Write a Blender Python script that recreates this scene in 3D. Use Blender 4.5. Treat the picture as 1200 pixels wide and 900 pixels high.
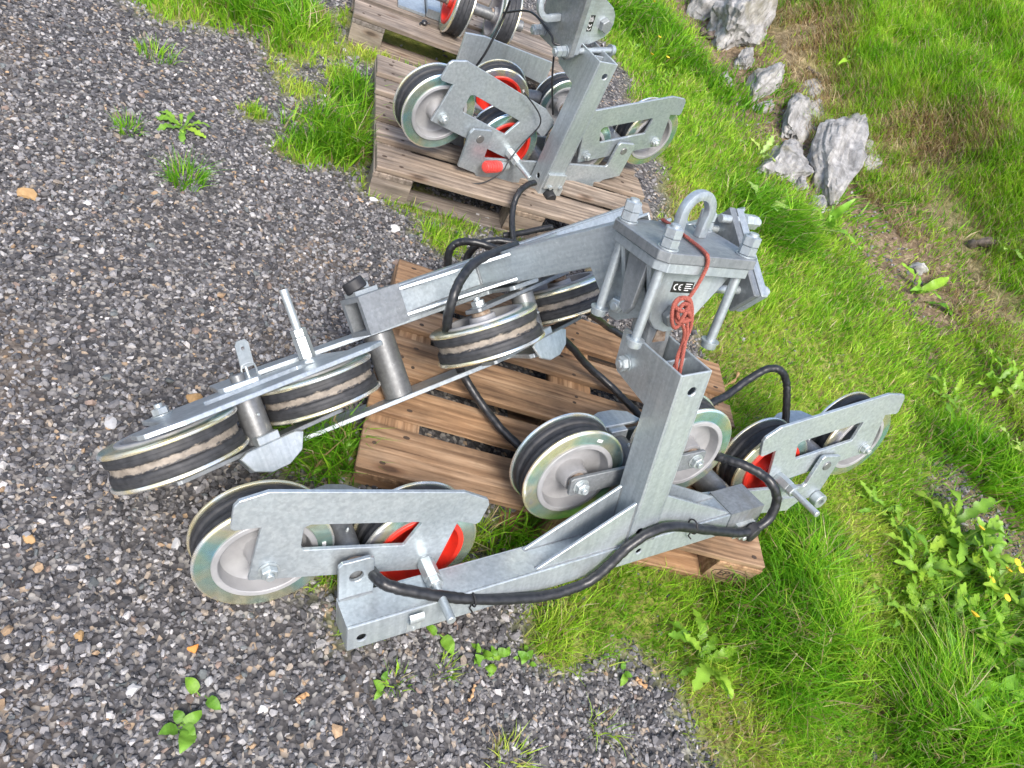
import bpy, bmesh, math, random
import numpy as np
from mathutils import Matrix, Vector, noise as mnoise

# ------------------------------------------------------------------ clear
for o in list(bpy.data.objects): bpy.data.objects.remove(o)
scene = bpy.context.scene
COL = scene.collection
random.seed(7)
RNG = np.random.RandomState(11)

# ------------------------------------------------------------------ camera
FPX, PITCH, ROLL, CAMH = 856.0, 0.761, 0.565, 1.624
_cp, _sp = math.cos(PITCH), math.sin(PITCH)
_c, _s = math.cos(ROLL), math.sin(ROLL)
FWD = np.array([0, _cp, -_sp]); _up = np.array([0, _sp, _cp]); _rt = np.array([1.0, 0, 0])
RIGHT = _c*_rt + _s*_up; UP = -_s*_rt + _c*_up
EYE = np.array([0, 0, CAMH])
cam = bpy.data.cameras.new('camera'); camo = bpy.data.objects.new('camera', cam); COL.objects.link(camo)
m = Matrix.Identity(4)
for i in range(3):
    m[i][0] = RIGHT[i]; m[i][1] = UP[i]; m[i][2] = -FWD[i]; m[i][3] = EYE[i]
camo.matrix_world = m
cam.sensor_width = 36; cam.lens = FPX/1200*36
cam.clip_start = 0.05; cam.clip_end = 400
scene.camera = camo
scene.render.resolution_x = 1024; scene.render.resolution_y = 768

# ------------------------------------------------------------------ sky, sun, exposure
SUN_EL, SUN_AZ = math.radians(52), math.radians(-62)      # azimuth measured from +X, counter-clockwise
w = bpy.data.worlds.new('World'); scene.world = w; w.use_nodes = True
nt = w.node_tree; nt.nodes.clear()
sky = nt.nodes.new('ShaderNodeTexSky'); sky.sky_type = 'NISHITA'; sky.sun_disc = False
sky.sun_elevation = SUN_EL; sky.sun_rotation = math.pi/2 - SUN_AZ
sky.air_density = 1.0; sky.dust_density = 3.5; sky.ozone_density = 1.0
bg = nt.nodes.new('ShaderNodeBackground'); bg.inputs['Strength'].default_value = 0.135
wo = nt.nodes.new('ShaderNodeOutputWorld')
nt.links.new(sky.outputs[0], bg.inputs[0]); nt.links.new(bg.outputs[0], wo.inputs[0])
sl = bpy.data.lights.new('sun', 'SUN'); sl.energy = 1.6; sl.angle = math.radians(20); sl.color = (1.0, 0.98, 0.95)
so = bpy.data.objects.new('sun', sl); COL.objects.link(so)
sd = Vector((math.cos(SUN_EL)*math.cos(SUN_AZ), math.cos(SUN_EL)*math.sin(SUN_AZ), math.sin(SUN_EL)))
so.rotation_euler = sd.to_track_quat('Z', 'Y').to_euler()
so.location = sd*20
scene.view_settings.view_transform = 'Standard'; scene.view_settings.look = 'None'
scene.view_settings.exposure = 1.22; scene.view_settings.gamma = 1.0
scene.view_settings.use_curve_mapping = False
scene.cycles.max_bounces = 6; scene.cycles.diffuse_bounces = 3; scene.cycles.glossy_bounces = 3; scene.cycles.transmission_bounces = 3

# ------------------------------------------------------------------ object helpers
WORLD = {}
def V3(p): return Vector((float(p[0]), float(p[1]), float(p[2])))
def frame(o, x, y, z):
    M = Matrix.Identity(4)
    for i in range(3):
        M[i][0] = x[i]; M[i][1] = y[i]; M[i][2] = z[i]; M[i][3] = o[i]
    return M
def tag(o, label=None, cat=None, group=None, kind=None):
    if label: o['label'] = label
    if cat: o['category'] = cat
    if group: o['group'] = group
    if kind: o['kind'] = kind
    return o
def thing(name, loc, label, cat, group=None):
    o = bpy.data.objects.new(name, None); COL.objects.link(o)
    o.empty_display_size = 0.1
    M = Matrix.Translation(V3(loc)); o.matrix_basis = M; WORLD[o.name] = M
    return tag(o, label, cat, group)
def place(name, me, parent=None, M=None):
    """link mesh me as an object at world matrix M under parent"""
    o = bpy.data.objects.new(name, me); COL.objects.link(o)
    M = M or Matrix.Identity(4)
    if parent is not None:
        o.parent = parent; o.matrix_basis = WORLD[parent.name].inverted() @ M
    else: o.matrix_basis = M
    WORLD[o.name] = M
    return o

class MB:
    """collects shapes into one mesh"""
    def __init__(s): s.bm = bmesh.new()
    def box(s, x0, x1, y0, y1, z0, z1):
        vs = [s.bm.verts.new((x, y, z)) for x in (x0, x1) for y in (y0, y1) for z in (z0, z1)]
        for f in ((0,1,3,2),(4,6,7,5),(0,4,5,1),(2,3,7,6),(0,2,6,4),(1,5,7,3)):
            s.bm.faces.new([vs[i] for i in f])
        return s
    def prism(s, outline, z0, z1, holes=(), T=None):
        """outline (and holes) in local XY extruded z0..z1; T maps local to mesh"""
        tb = bmesh.new()
        edges = []
        for loop in [outline] + list(holes):
            vs = [tb.verts.new((p[0], p[1], z0)) for p in loop]
            edges += [tb.edges.new((vs[i], vs[(i+1) % len(vs)])) for i in range(len(vs))]
        bmesh.ops.triangle_fill(tb, edges=edges, use_beauty=True, use_dissolve=False)
        bmesh.ops.dissolve_limit(tb, angle_limit=0.01, verts=tb.verts, edges=tb.edges) if not holes else None
        r = bmesh.ops.extrude_face_region(tb, geom=list(tb.faces))
        bmesh.ops.translate(tb, vec=(0, 0, z1-z0), verts=[g for g in r['geom'] if isinstance(g, bmesh.types.BMVert)])
        bmesh.ops.recalc_face_normals(tb, faces=tb.faces)
        s.merge(tb, T); return s
    def merge(s, tb, T=None):
        if T is not None: bmesh.ops.transform(tb, matrix=T, verts=tb.verts)
        me = bpy.data.meshes.new('tmp'); tb.to_mesh(me); tb.free()
        s.bm.from_mesh(me); bpy.data.meshes.remove(me)
    def lathe(s, prof, n=48, closed=True, T=None, cap=False):
        tb = bmesh.new(); rings = []
        for (r, z) in prof:
            if r < 1e-6: rings.append([tb.verts.new((0, 0, z))])
            else: rings.append([tb.verts.new((r*math.cos(2*math.pi*i/n), r*math.sin(2*math.pi*i/n), z)) for i in range(n)])
        k = len(prof)
        for j in range(k if closed else k-1):
            a, b = rings[j], rings[(j+1) % k]
            for i in range(n):
                i2 = (i+1) % n
                if len(a) == 1 and len(b) == 1: break
                if len(a) == 1: tb.faces.new((a[0], b[i], b[i2]))
                elif len(b) == 1: tb.faces.new((a[i], b[0], a[i2]))
                else: tb.faces.new((a[i], b[i], b[i2], a[i2]))
        bmesh.ops.recalc_face_normals(tb, faces=tb.faces)
        s.merge(tb, T); return s
    def cyl(s, p, q, r, n=16, r2=None):
        p = V3(p); q = V3(q); d = (q-p); L = d.length
        T = Matrix.Translation(p) @ d.to_track_quat('Z', 'Y').to_matrix().to_4x4()
        r2 = r if r2 is None else r2
        c = min(r, r2, L)*0.12
        return s.lathe([(0, 0), (r-c, 0), (r, c), (r2, L-c), (r2-c, L), (0, L)], n, False, T)
    def hexnut(s, p, q, r):
        p = V3(p); q = V3(q); d = (q-p); L = d.length
        T = Matrix.Translation(p) @ d.to_track_quat('Z', 'Y').to_matrix().to_4x4()
        c = r*0.13
        return s.lathe([(0, 0), (r-c, 0), (r, c*.6), (r, L-c*.6), (r-c, L), (0, L)], 6, False, T)
    def tube(s, pts, r, n=10, closed=False):
        tb = bmesh.new(); pts = [V3(p) for p in pts]; N = len(pts); rings = []
        up = Vector((0.13, 0.37, 0.92))
        prev = None
        for i, p in enumerate(pts):
            a = pts[(i-1) % N] if (closed or i > 0) else p; b = pts[(i+1) % N] if (closed or i < N-1) else p
            t = (b-a).normalized()
            if prev is None:
                u = t.cross(up); u = u.normalized() if u.length > 1e-4 else t.orthogonal().normalized()
            else: u = (prev - t*prev.dot(t)).normalized()
            prev = u; v = t.cross(u)
            rr = r[i] if isinstance(r, (list, tuple, np.ndarray)) else r
            rings.append([tb.verts.new(p + u*rr*math.cos(2*math.pi*k/n) + v*rr*math.sin(2*math.pi*k/n)) for k in range(n)])
        for j in range(N if closed else N-1):
            a, b = rings[j], rings[(j+1) % N]
            for k in range(n): tb.faces.new((a[k], b[k], b[(k+1) % n], a[(k+1) % n]))
        if not closed:
            tb.faces.new(rings[0][::-1]); tb.faces.new(rings[-1])
        bmesh.ops.recalc_face_normals(tb, faces=tb.faces)
        s.merge(tb); return s
    def twist(s, pts, r, strands=3, pitch=.016, n=6):
        pts = [np.array(p, float) for p in pts]; L = 0; u = None; rows = [[] for _ in range(strands)]
        for i, p in enumerate(pts):
            t = pts[min(i+1, len(pts)-1)]-pts[max(i-1, 0)]; t /= max(np.linalg.norm(t), 1e-9)
            if i: L += np.linalg.norm(p-pts[i-1])
            u = np.cross(t, (.13, .37, .92)) if u is None else u-(u@t)*t
            u /= np.linalg.norm(u); v = np.cross(t, u)
            for k in range(strands):
                a = 2*math.pi*(L/pitch+k/strands); rows[k].append(p+(u*math.cos(a)+v*math.sin(a))*r*.5)
        for q in rows: s.tube(q, r*.56, n)
        return s
    def bevel(s, w=0.0015, seg=1, ang=0.5):
        ed = [e for e in s.bm.edges if len(e.link_faces) == 2 and e.calc_face_angle(0) > ang]
        bmesh.ops.bevel(s.bm, geom=ed, offset=w, segments=seg, affect='EDGES', clamp_overlap=True, profile=0.5)
        return s
    def mesh(s, name, mat, smooth=None):
        me = bpy.data.meshes.new(name); s.bm.to_mesh(me); s.bm.free()
        if mat: me.materials.append(mat)
        if smooth is not None:
            me.polygons.foreach_set('use_smooth', [True]*len(me.polygons))
            me.set_sharp_from_angle(angle=smooth)
        return me

def circle(cx, cy, r, n=14): return [(cx+r*math.cos(2*math.pi*i/n), cy+r*math.sin(2*math.pi*i/n)) for i in range(n)]
def spline(pts, sub=8, closed=False):
    P = [np.array(p, float) for p in pts]; N = len(P); out = []
    for i in range(N if closed else N-1):
        if closed: a, b, c, d = P[(i-1) % N], P[i], P[(i+1) % N], P[(i+2) % N]
        else: a, b, c, d = P[max(i-1, 0)], P[i], P[i+1], P[min(i+2, N-1)]
        for k in range(sub):
            t = k/sub
            out.append(0.5*((2*b)+(c-a)*t+(2*a-5*b+4*c-d)*t*t+(3*b-a-3*c+d)*t**3))
    if not closed: out.append(P[-1])
    return out

# ------------------------------------------------------------------ ground height and pixel rays (photo pixels, 1200 x 900)
def sstep(a, b, x):
    t = np.clip((x-a)/(b-a), 0, 1); return t*t*(3-2*t)
def bank_q(x, y):
    return 0.76*(x-0.55) + 0.65*(y-4.75) + 0.25*np.sin(y*0.9+x*0.4) + 0.10*np.sin(2.3*x-1.1*y)
def ground_z(x, y):
    x = np.asarray(x, float); y = np.asarray(y, float)
    u = 0.925*(x+0.21) + 0.38*(y-1.022)                         # along the front pallet
    base = 0.066*(1-sstep(-0.02, 0.62, u + 0.25*np.maximum(0, 0.95-y)))
    base = base * (1-sstep(1.7, 2.3, y)) 
    base = base + 0.006*np.sin(3.1*x+1.3*y) + 0.005*np.sin(5.7*y-2.9*x)
    q = bank_q(x, y)
    sp = np.log1p(np.exp(np.clip(q*3.2, -30, 30)))/3.2
    b = 0.52*sp; b = 3.2*np.tanh(b/3.2)
    ditch = -0.05*np.exp(-((q-0.0)/0.35)**2)
    lump = sstep(0.05, 0.9, q)*(0.16*np.sin(2.1*x+0.7*y)*np.sin(1.7*y-0.6*x) + 0.07*np.sin(5.3*x+1.1)*np.sin(4.7*y) + 0.035*np.sin(9.7*x-3.1*y)*np.sin(8.3*y+2.2*x))
    return base + b + ditch + lump
def ray(px, py):
    d = FWD + RIGHT*(px-600)/FPX - UP*(py-450)/FPX
    return d
def at_z(px, py, z=0.0):
    d = ray(px, py); return EYE + d*((z-EYE[2])/d[2])
def on_ground(px, py):
    d = ray(px, py); t = 0.6
    while t < 40:
        p = EYE + d*t
        if p[2] < ground_z(p[0], p[1]): break
        t += 0.02
    lo, hi = t-0.02, t
    for _ in range(20):
        mid = (lo+hi)/2; p = EYE + d*mid
        if p[2] < ground_z(p[0], p[1]): hi = mid
        else: lo = mid
    return EYE + d*hi
def pix(P):
    d = np.asarray(P, float)-EYE; z = d@FWD
    return 600+FPX*(d@RIGHT)/z, 450-FPX*(d@UP)/z, z
def at_plane(px, py, p0, n):
    d = ray(px, py); return EYE + d*(((np.asarray(p0)-EYE)@np.asarray(n))/(d@np.asarray(n)))

# ------------------------------------------------------------------ materials
def mat(name):
    m = bpy.data.materials.new(name); m.use_nodes = True
    nt = m.node_tree; nt.nodes.clear()
    out = nt.nodes.new('ShaderNodeOutputMaterial'); b = nt.nodes.new('ShaderNodeBsdfPrincipled')
    nt.links.new(b.outputs[0], out.inputs[0])
    return m, nt, b, out
def N(nt, typ, **kw):
    n = nt.nodes.new(typ)
    for k, v in kw.items():
        if k in n.inputs: n.inputs[k].default_value = v
        else: setattr(n, k, v)
    return n
def ramp(nt, fac, stops):
    r = nt.nodes.new('ShaderNodeValToRGB'); e = r.color_ramp.elements
    e[0].position, e[0].color = stops[0][0], (*stops[0][1], 1)
    e[1].position, e[1].color = stops[-1][0], (*stops[-1][1], 1)
    for p, c in stops[1:-1]:
        x = e.new(p); x.color = (*c, 1)
    nt.links.new(fac, r.inputs[0]); return r
def coords(nt, kind='Object', scale=(1, 1, 1), rnd=False):
    tc = nt.nodes.new('ShaderNodeTexCoord'); mp = nt.nodes.new('ShaderNodeMapping'); mp.inputs['Scale'].default_value = scale
    nt.links.new(tc.outputs[kind], mp.inputs[0])
    if rnd:
        oi = nt.nodes.new('ShaderNodeObjectInfo'); ml = N(nt, 'ShaderNodeMath', operation='MULTIPLY'); ml.inputs[1].default_value = 37.0
        nt.links.new(oi.outputs['Random'], ml.inputs[0]); cb = nt.nodes.new('ShaderNodeCombineXYZ')
        nt.links.new(ml.outputs[0], cb.inputs[0]); nt.links.new(ml.outputs[0], cb.inputs[1]); nt.links.new(ml.outputs[0], cb.inputs[2])
        nt.links.new(cb.outputs[0], mp.inputs['Location'])
    return mp.outputs[0]
def bump(nt, b, h, strength=0.3, dist=0.002):
    bp = N(nt, 'ShaderNodeBump', Strength=strength, Distance=dist); nt.links.new(h, bp.inputs['Height']); nt.links.new(bp.outputs[0], b.inputs['Normal'])
def mixc(nt, fac, a, b, blend='MIX'):
    mx = nt.nodes.new('ShaderNodeMix'); mx.data_type = 'RGBA'; mx.blend_type = blend
    for s, v in ((0, fac), (6, a), (7, b)):
        if hasattr(v, 'links'): nt.links.new(v, mx.inputs[s])
        elif s == 0: mx.inputs[0].default_value = v
        else: mx.inputs[s].default_value = (*v, 1)
    return mx.outputs[2]

def make_galv(name, lo, hi, stain=0.25, metal=0.55, rough=0.48):
    m, nt, b, out = mat(name)
    co = coords(nt, 'Object', rnd=True)
    n1 = N(nt, 'ShaderNodeTexNoise', Scale=16.0, Detail=6.0, Roughness=0.68); nt.links.new(co, n1.inputs[0])
    vo = N(nt, 'ShaderNodeTexVoronoi', Scale=160.0, feature='F1'); nt.links.new(co, vo.inputs[0])
    r1 = ramp(nt, n1.outputs[0], [(0.3, lo), (0.55, tuple((a+c)/2 for a, c in zip(lo, hi))), (0.75, hi)])
    vg = nt.nodes.new('ShaderNodeSeparateColor'); nt.links.new(vo.outputs['Color'], vg.inputs[0])
    sp = mixc(nt, 0.08, r1.outputs[0], vg.outputs[0], 'OVERLAY')
    st = coords(nt, 'Object', (60, 60, 3.5), rnd=True)
    n2 = N(nt, 'ShaderNodeTexNoise', Scale=1.6, Detail=3.0); nt.links.new(st, n2.inputs[0])
    r2 = ramp(nt, n2.outputs[0], [(0.35, (0.72, 0.74, 0.76)), (0.6, (1, 1, 1))])
    c2 = mixc(nt, 0.55, sp, r2.outputs[0], 'MULTIPLY')
    n3 = N(nt, 'ShaderNodeTexNoise', Scale=3.3, Detail=6.0, Roughness=0.7, Distortion=0.6); nt.links.new(co, n3.inputs[0])
    r3 = ramp(nt, n3.outputs[0], [(0.56, (0, 0, 0)), (0.68, (stain,)*3)])
    c3 = mixc(nt, r3.outputs[0], c2, (0.17, 0.165, 0.14))
    n4 = N(nt, 'ShaderNodeTexNoise', Scale=2.1, Detail=2.0, Distortion=1.2); nt.links.new(coords(nt, 'Object', (1, 1, 1), rnd=True), n4.inputs[0])
    r4 = ramp(nt, n4.outputs[0], [(0.34, (0.84, 0.855, 0.865)), (0.5, (0.98, 0.98, 0.98)), (0.66, (1.07, 1.07, 1.06))]); c3 = mixc(nt, 1.0, c3, r4.outputs[0], 'MULTIPLY')
    n5 = N(nt, 'ShaderNodeTexNoise', Scale=38.0, Detail=4.0, Roughness=0.75); nt.links.new(co, n5.inputs[0])
    r5 = ramp(nt, n5.outputs[0], [(0.66, (0, 0, 0)), (0.74, (0.5, 0.5, 0.5))]); c3 = mixc(nt, r5.outputs[0], c3, (0.70, 0.72, 0.72))
    nt.links.new(c3, b.inputs['Base Color'])
    b.inputs['Metallic'].default_value = metal
    rr = ramp(nt, n1.outputs[0], [(0.3, (rough+.1,)*3), (0.7, (rough-.08,)*3)]); nt.links.new(rr.outputs[0], b.inputs['Roughness'])
    bump(nt, b, n2.outputs[0], 0.12, 0.001)
    return m
GALV = make_galv('galvanised_steel', (0.41, 0.455, 0.48), (0.49, 0.535, 0.555), 0.32, 0.55, 0.37)
GALVD = make_galv('dull_galvanised_steel', (0.23, 0.245, 0.255), (0.34, 0.36, 0.37), 0.5)
ZINC = make_galv('bright_zinc', (0.46, 0.50, 0.505), (0.62, 0.66, 0.66), 0.2, 0.6, 0.36)
TUBE = make_galv('dark_zinc_tube', (0.13, 0.134, 0.136), (0.30, 0.305, 0.305), 0.4, 0.45, 0.42)

def make_flange():
    m, nt, b, out = mat('yellow_passivated_zinc')
    co = coords(nt, 'Object', rnd=True)
    n1 = N(nt, 'ShaderNodeTexNoise', Scale=7.0, Detail=3.0, Distortion=0.8); nt.links.new(co, n1.inputs[0])
    r = ramp(nt, n1.outputs[0], [(0.26, (0.30, 0.54, 0.64)), (0.40, (0.34, 0.54, 0.50)), (0.5, (0.46, 0.56, 0.46)), (0.6, (0.62, 0.60, 0.42)), (0.72, (0.46, 0.48, 0.60))])
    sc = coords(nt, 'Object', (1, 1, 8))
    n2 = N(nt, 'ShaderNodeTexNoise', Scale=55.0, Detail=2.0); nt.links.new(sc, n2.inputs[0])
    c = mixc(nt, 0.25, r.outputs[0], n2.outputs[0], 'OVERLAY')
    # the turned outer rim takes a brighter, yellowish colour by radius
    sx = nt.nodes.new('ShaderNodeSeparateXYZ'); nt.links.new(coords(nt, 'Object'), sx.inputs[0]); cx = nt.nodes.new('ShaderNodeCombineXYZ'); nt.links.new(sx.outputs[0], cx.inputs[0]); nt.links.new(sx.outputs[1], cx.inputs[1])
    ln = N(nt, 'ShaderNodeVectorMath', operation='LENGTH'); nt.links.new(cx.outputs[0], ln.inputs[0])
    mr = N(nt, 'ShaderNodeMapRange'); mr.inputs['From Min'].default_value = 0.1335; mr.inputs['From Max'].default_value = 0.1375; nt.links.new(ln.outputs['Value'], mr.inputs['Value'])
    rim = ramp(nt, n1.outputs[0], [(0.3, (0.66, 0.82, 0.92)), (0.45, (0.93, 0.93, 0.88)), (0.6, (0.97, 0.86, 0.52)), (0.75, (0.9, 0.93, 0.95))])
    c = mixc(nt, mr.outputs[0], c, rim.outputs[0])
    nt.links.new(c, b.inputs['Base Color'])
    b.inputs['Metallic'].default_value = 0.8; b.inputs['Roughness'].default_value = 0.27
    return m
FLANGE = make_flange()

def make_rubber(name, dust):
    m, nt, b, out = mat(name)
    co = coords(nt, 'Object', rnd=False)
    n1 = N(nt, 'ShaderNodeTexNoise', Scale=60.0, Detail=4.0); nt.links.new(co, n1.inputs[0])
    base = ramp(nt, n1.outputs[0], [(0.3, (0.018, 0.019, 0.021)), (0.7, (0.042, 0.043, 0.047))])
    col = base.outputs[0]
    if dust:
        sx = nt.nodes.new('ShaderNodeSeparateXYZ'); nt.links.new(co, sx.inputs[0])
        n2 = N(nt, 'ShaderNodeTexNoise', Scale=1.0, Detail=8.0, Roughness=0.78); nt.links.new(coords(nt, 'Object', (55, 55, 130)), n2.inputs[0])
        ma = N(nt, 'ShaderNodeMath', operation='ADD'); ma.inputs[1].default_value = 0.041; nt.links.new(sx.outputs[2], ma.inputs[0])
        ab = N(nt, 'ShaderNodeMath', operation='ABSOLUTE'); nt.links.new(ma.outputs[0], ab.inputs[0])
        mm = N(nt, 'ShaderNodeMath', operation='MULTIPLY_ADD'); mm.inputs[1].default_value = 0.030; mm.inputs[2].default_value = -0.0150
        nt.links.new(n2.outputs[0], mm.inputs[0])
        sb = N(nt, 'ShaderNodeMath', operation='ADD'); nt.links.new(ab.outputs[0], sb.inputs[0]); nt.links.new(mm.outputs[0], sb.inputs[1])
        mr = N(nt, 'ShaderNodeMapRange'); mr.inputs['From Min'].default_value = 0.0055; mr.inputs['From Max'].default_value = 0.0085
        mr.inputs['To Min'].default_value = 0.8; mr.inputs['To Max'].default_value = 0.0
        nt.links.new(sb.outputs[0], mr.inputs['Value'])
        dc = ramp(nt, n1.outputs[0], [(0.35, (0.20, 0.17, 0.135)), (0.65, (0.36, 0.31, 0.25))])
        col = mixc(nt, mr.outputs[0], col, dc.outputs[0])
    nt.links.new(col, b.inputs['Base Color']); b.inputs['Roughness'].default_value = 0.62
    bump(nt, b, n1.outputs[0], 0.15, 0.0008)
    return m
RUBBER = make_rubber('tyre_rubber', False)
RUBBERD = make_rubber('dusty_tyre_rubber', True)

def make_plain(name, c0, c1, scale=20, rough=0.5, metal=0.0, bmp=0.1, coat=0.0):
    m, nt, b, out = mat(name)
    co = coords(nt, 'Object', rnd=True)
    n1 = N(nt, 'ShaderNodeTexNoise', Scale=scale, Detail=5.0, Roughness=0.6); nt.links.new(co, n1.inputs[0])
    r = ramp(nt, n1.outputs[0], [(0.32, c0), (0.68, c1)])
    nt.links.new(r.outputs[0], b.inputs['Base Color']); b.inputs['Roughness'].default_value = rough; b.inputs['Metallic'].default_value = metal
    b.inputs['Coat Weight'].default_value = coat
    if bmp: bump(nt, b, n1.outputs[0], bmp, 0.001)
    return m
HUB = make_plain('grey_cast_hub', (0.22, 0.22, 0.223), (0.37, 0.37, 0.374), 9, 0.46, 0.1, 0.1)
RED = make_plain('red_painted_hub', (0.40, 0.022, 0.014), (0.74, 0.035, 0.018), 12, 0.42, 0.0, 0.08)
RUST = make_plain('rusty_steel', (0.16, 0.09, 0.045), (0.42, 0.35, 0.28), 60, 0.75, 0.3, 0.3)
CABLE = make_plain('black_cable', (0.008, 0.0085, 0.0095), (0.026, 0.027, 0.030), 70, 0.36, 0.0, 0.25)
BLACK = make_plain('black_rubber', (0.010, 0.010, 0.011), (0.028, 0.028, 0.03), 50, 0.6, 0.0, 0.1)
ROPE = make_plain('red_cord', (0.20, 0.045, 0.034), (0.36, 0.10, 0.07), 300, 0.8, 0.0, 0.5)
STICKER = make_plain('black_sticker', (0.012, 0.012, 0.013), (0.02, 0.02, 0.02), 5, 0.35, 0, 0)
WHITE = make_plain('white_print', (0.72, 0.72, 0.72), (0.8, 0.8, 0.8), 5, 0.5, 0, 0)
PINKRED = make_plain('pink_red_plastic', (0.60, 0.05, 0.045), (0.78, 0.11, 0.09), 8, 0.35, 0, 0)
BURN = make_plain('burnt_stamp', (0.035, 0.022, 0.014), (0.07, 0.045, 0.03), 40, 0.8, 0, 0)

def make_wood(name, cs, dark):
    m, nt, b, out = mat(name)
    co = coords(nt, 'Object', (2.2, 26, 26), rnd=True)
    n1 = N(nt, 'ShaderNodeTexNoise', Scale=1.5, Detail=6.0, Roughness=0.65, Distortion=0.35); nt.links.new(co, n1.inputs[0])
    co2 = coords(nt, 'Object', (0.55, 9, 9), rnd=True)
    wv = N(nt, 'ShaderNodeTexWave', Scale=1.3, Distortion=11.0, Detail=4.0); wv.inputs['Detail Scale'].default_value = 1.2
    wv.bands_direction = 'Y'; nt.links.new(co2, wv.inputs[0])
    r1 = ramp(nt, n1.outputs[0], [(0.25, cs[0]), (0.5, cs[1]), (0.75, cs[2])])
    c1 = mixc(nt, 0.45, r1.outputs[0], ramp(nt, wv.outputs[0], [(0.0, dark), (0.35, (0.8, 0.8, 0.8)), (1, (1, 1, 1))]).outputs[0], 'MULTIPLY')
    co3 = coords(nt, 'Object', (3, 5, 5), rnd=True)
    n3 = N(nt, 'ShaderNodeTexNoise', Scale=1.3, Detail=5.0, Roughness=0.7); nt.links.new(co3, n3.inputs[0])
    r3 = ramp(nt, n3.outputs[0], [(0.36, (0.36, 0.36, 0.37)), (0.5, (0.85, 0.84, 0.83)), (0.66, (1.12, 1.06, 1.0))])
    c2 = mixc(nt, 0.6, c1, r3.outputs[0], 'MULTIPLY')
    n6 = N(nt, 'ShaderNodeTexNoise', Scale=1.0, Detail=5.0, Roughness=0.7); nt.links.new(coords(nt, 'Object', (5, 150, 150), rnd=True), n6.inputs[0])
    r6 = ramp(nt, n6.outputs[0], [(0.30, (0.25, 0.22, 0.2)), (0.42, (0.95, 0.95, 0.95)), (0.7, (1.12, 1.12, 1.12))]); c2 = mixc(nt, 0.8, c2, r6.outputs[0], 'MULTIPLY')
    vk = N(nt, 'ShaderNodeTexVoronoi', Scale=1.0); nt.links.new(coords(nt, 'Object', (3.2, 9, 9), rnd=True), vk.inputs[0])
    rk = ramp(nt, vk.outputs['Distance'], [(0.05, (0.22, 0.16, 0.12)), (0.10, (0.75, 0.66, 0.6)), (0.16, (1, 1, 1))]); c2 = mixc(nt, 0.85, c2, rk.outputs[0], 'MULTIPLY')
    oi = nt.nodes.new('ShaderNodeObjectInfo')
    hr = ramp(nt, oi.outputs['Random'], [(0.0, (0.72, 0.74, 0.78)), (0.5, (1, 0.97, 0.92)), (1.0, (1.12, 1.0, 0.85))])
    c3 = mixc(nt, 1.0, c2, hr.outputs[0], 'MULTIPLY')
    nt.links.new(c3, b.inputs['Base Color']); b.inputs['Roughness'].default_value = 0.78
    ad = N(nt, 'ShaderNodeMath', operation='ADD'); nt.links.new(n1.outputs[0], ad.inputs[0]); nt.links.new(wv.outputs[0], ad.inputs[1])
    bump(nt, b, ad.outputs[0], 0.35, 0.0025)
    return m
WOOD = make_wood('pallet_wood', ((0.14, 0.085, 0.048), (0.30, 0.19, 0.11), (0.47, 0.335, 0.22)), (0.34, 0.26, 0.2))
WOODG = make_wood('weathered_pallet_wood', ((0.12, 0.10, 0.085), (0.25, 0.215, 0.185), (0.42, 0.37, 0.33)), (0.35, 0.3, 0.26))

def make_attr(name, rough=0.8, trans=0.0, bmp=0.0, var=0.0, spec=0.5, rnd=False):
    m, nt, b, out = mat(name)
    at = N(nt, 'ShaderNodeAttribute', attribute_name='Col')
    col = at.outputs['Color']
    if var:
        co = coords(nt, 'Object')
        n1 = N(nt, 'ShaderNodeTexNoise', Scale=140.0, Detail=4.0, Roughness=0.7); nt.links.new(co, n1.inputs[0])
        r = ramp(nt, n1.outputs[0], [(0.3, (1-var,)*3), (0.7, (1+var*.6,)*3)])
        col = mixc(nt, 1.0, col, r.outputs[0], 'MULTIPLY')
        if bmp: bump(nt, b, n1.outputs[0], bmp, 0.0015)
    if rnd:
        oi = nt.nodes.new('ShaderNodeObjectInfo'); hr = ramp(nt, oi.outputs['Random'], [(0.0, (.62, .72, .6)), (.4, (.95, .95, .9)), (.8, (1.12, 1.05, 1.0)), (1.0, (1.35, 1.12, .9))]); col = mixc(nt, 1.0, col, hr.outputs[0], 'MULTIPLY')
    nt.links.new(col, b.inputs['Base Color']); b.inputs['Roughness'].default_value = rough
    b.inputs['Specular IOR Level'].default_value = spec
    if trans:
        tr = nt.nodes.new('ShaderNodeBsdfTranslucent'); nt.links.new(col, tr.inputs[0])
        mx = nt.nodes.new('ShaderNodeMixShader'); mx.inputs[0].default_value = trans
        nt.links.new(b.outputs[0], mx.inputs[1]); nt.links.new(tr.outputs[0], mx.inputs[2]); nt.links.new(mx.outputs[0], out.inputs[0])
    return m
GRASSM = make_attr('grass_blades', 0.5, 0.5, spec=0.4)
LEAFM = make_attr('plant_leaves', 0.42, 0.35, 0.3, 0.3, rnd=True)
STONEM = make_attr('gravel_stones', 0.75, 0, 0.3, 0.3)

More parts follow.
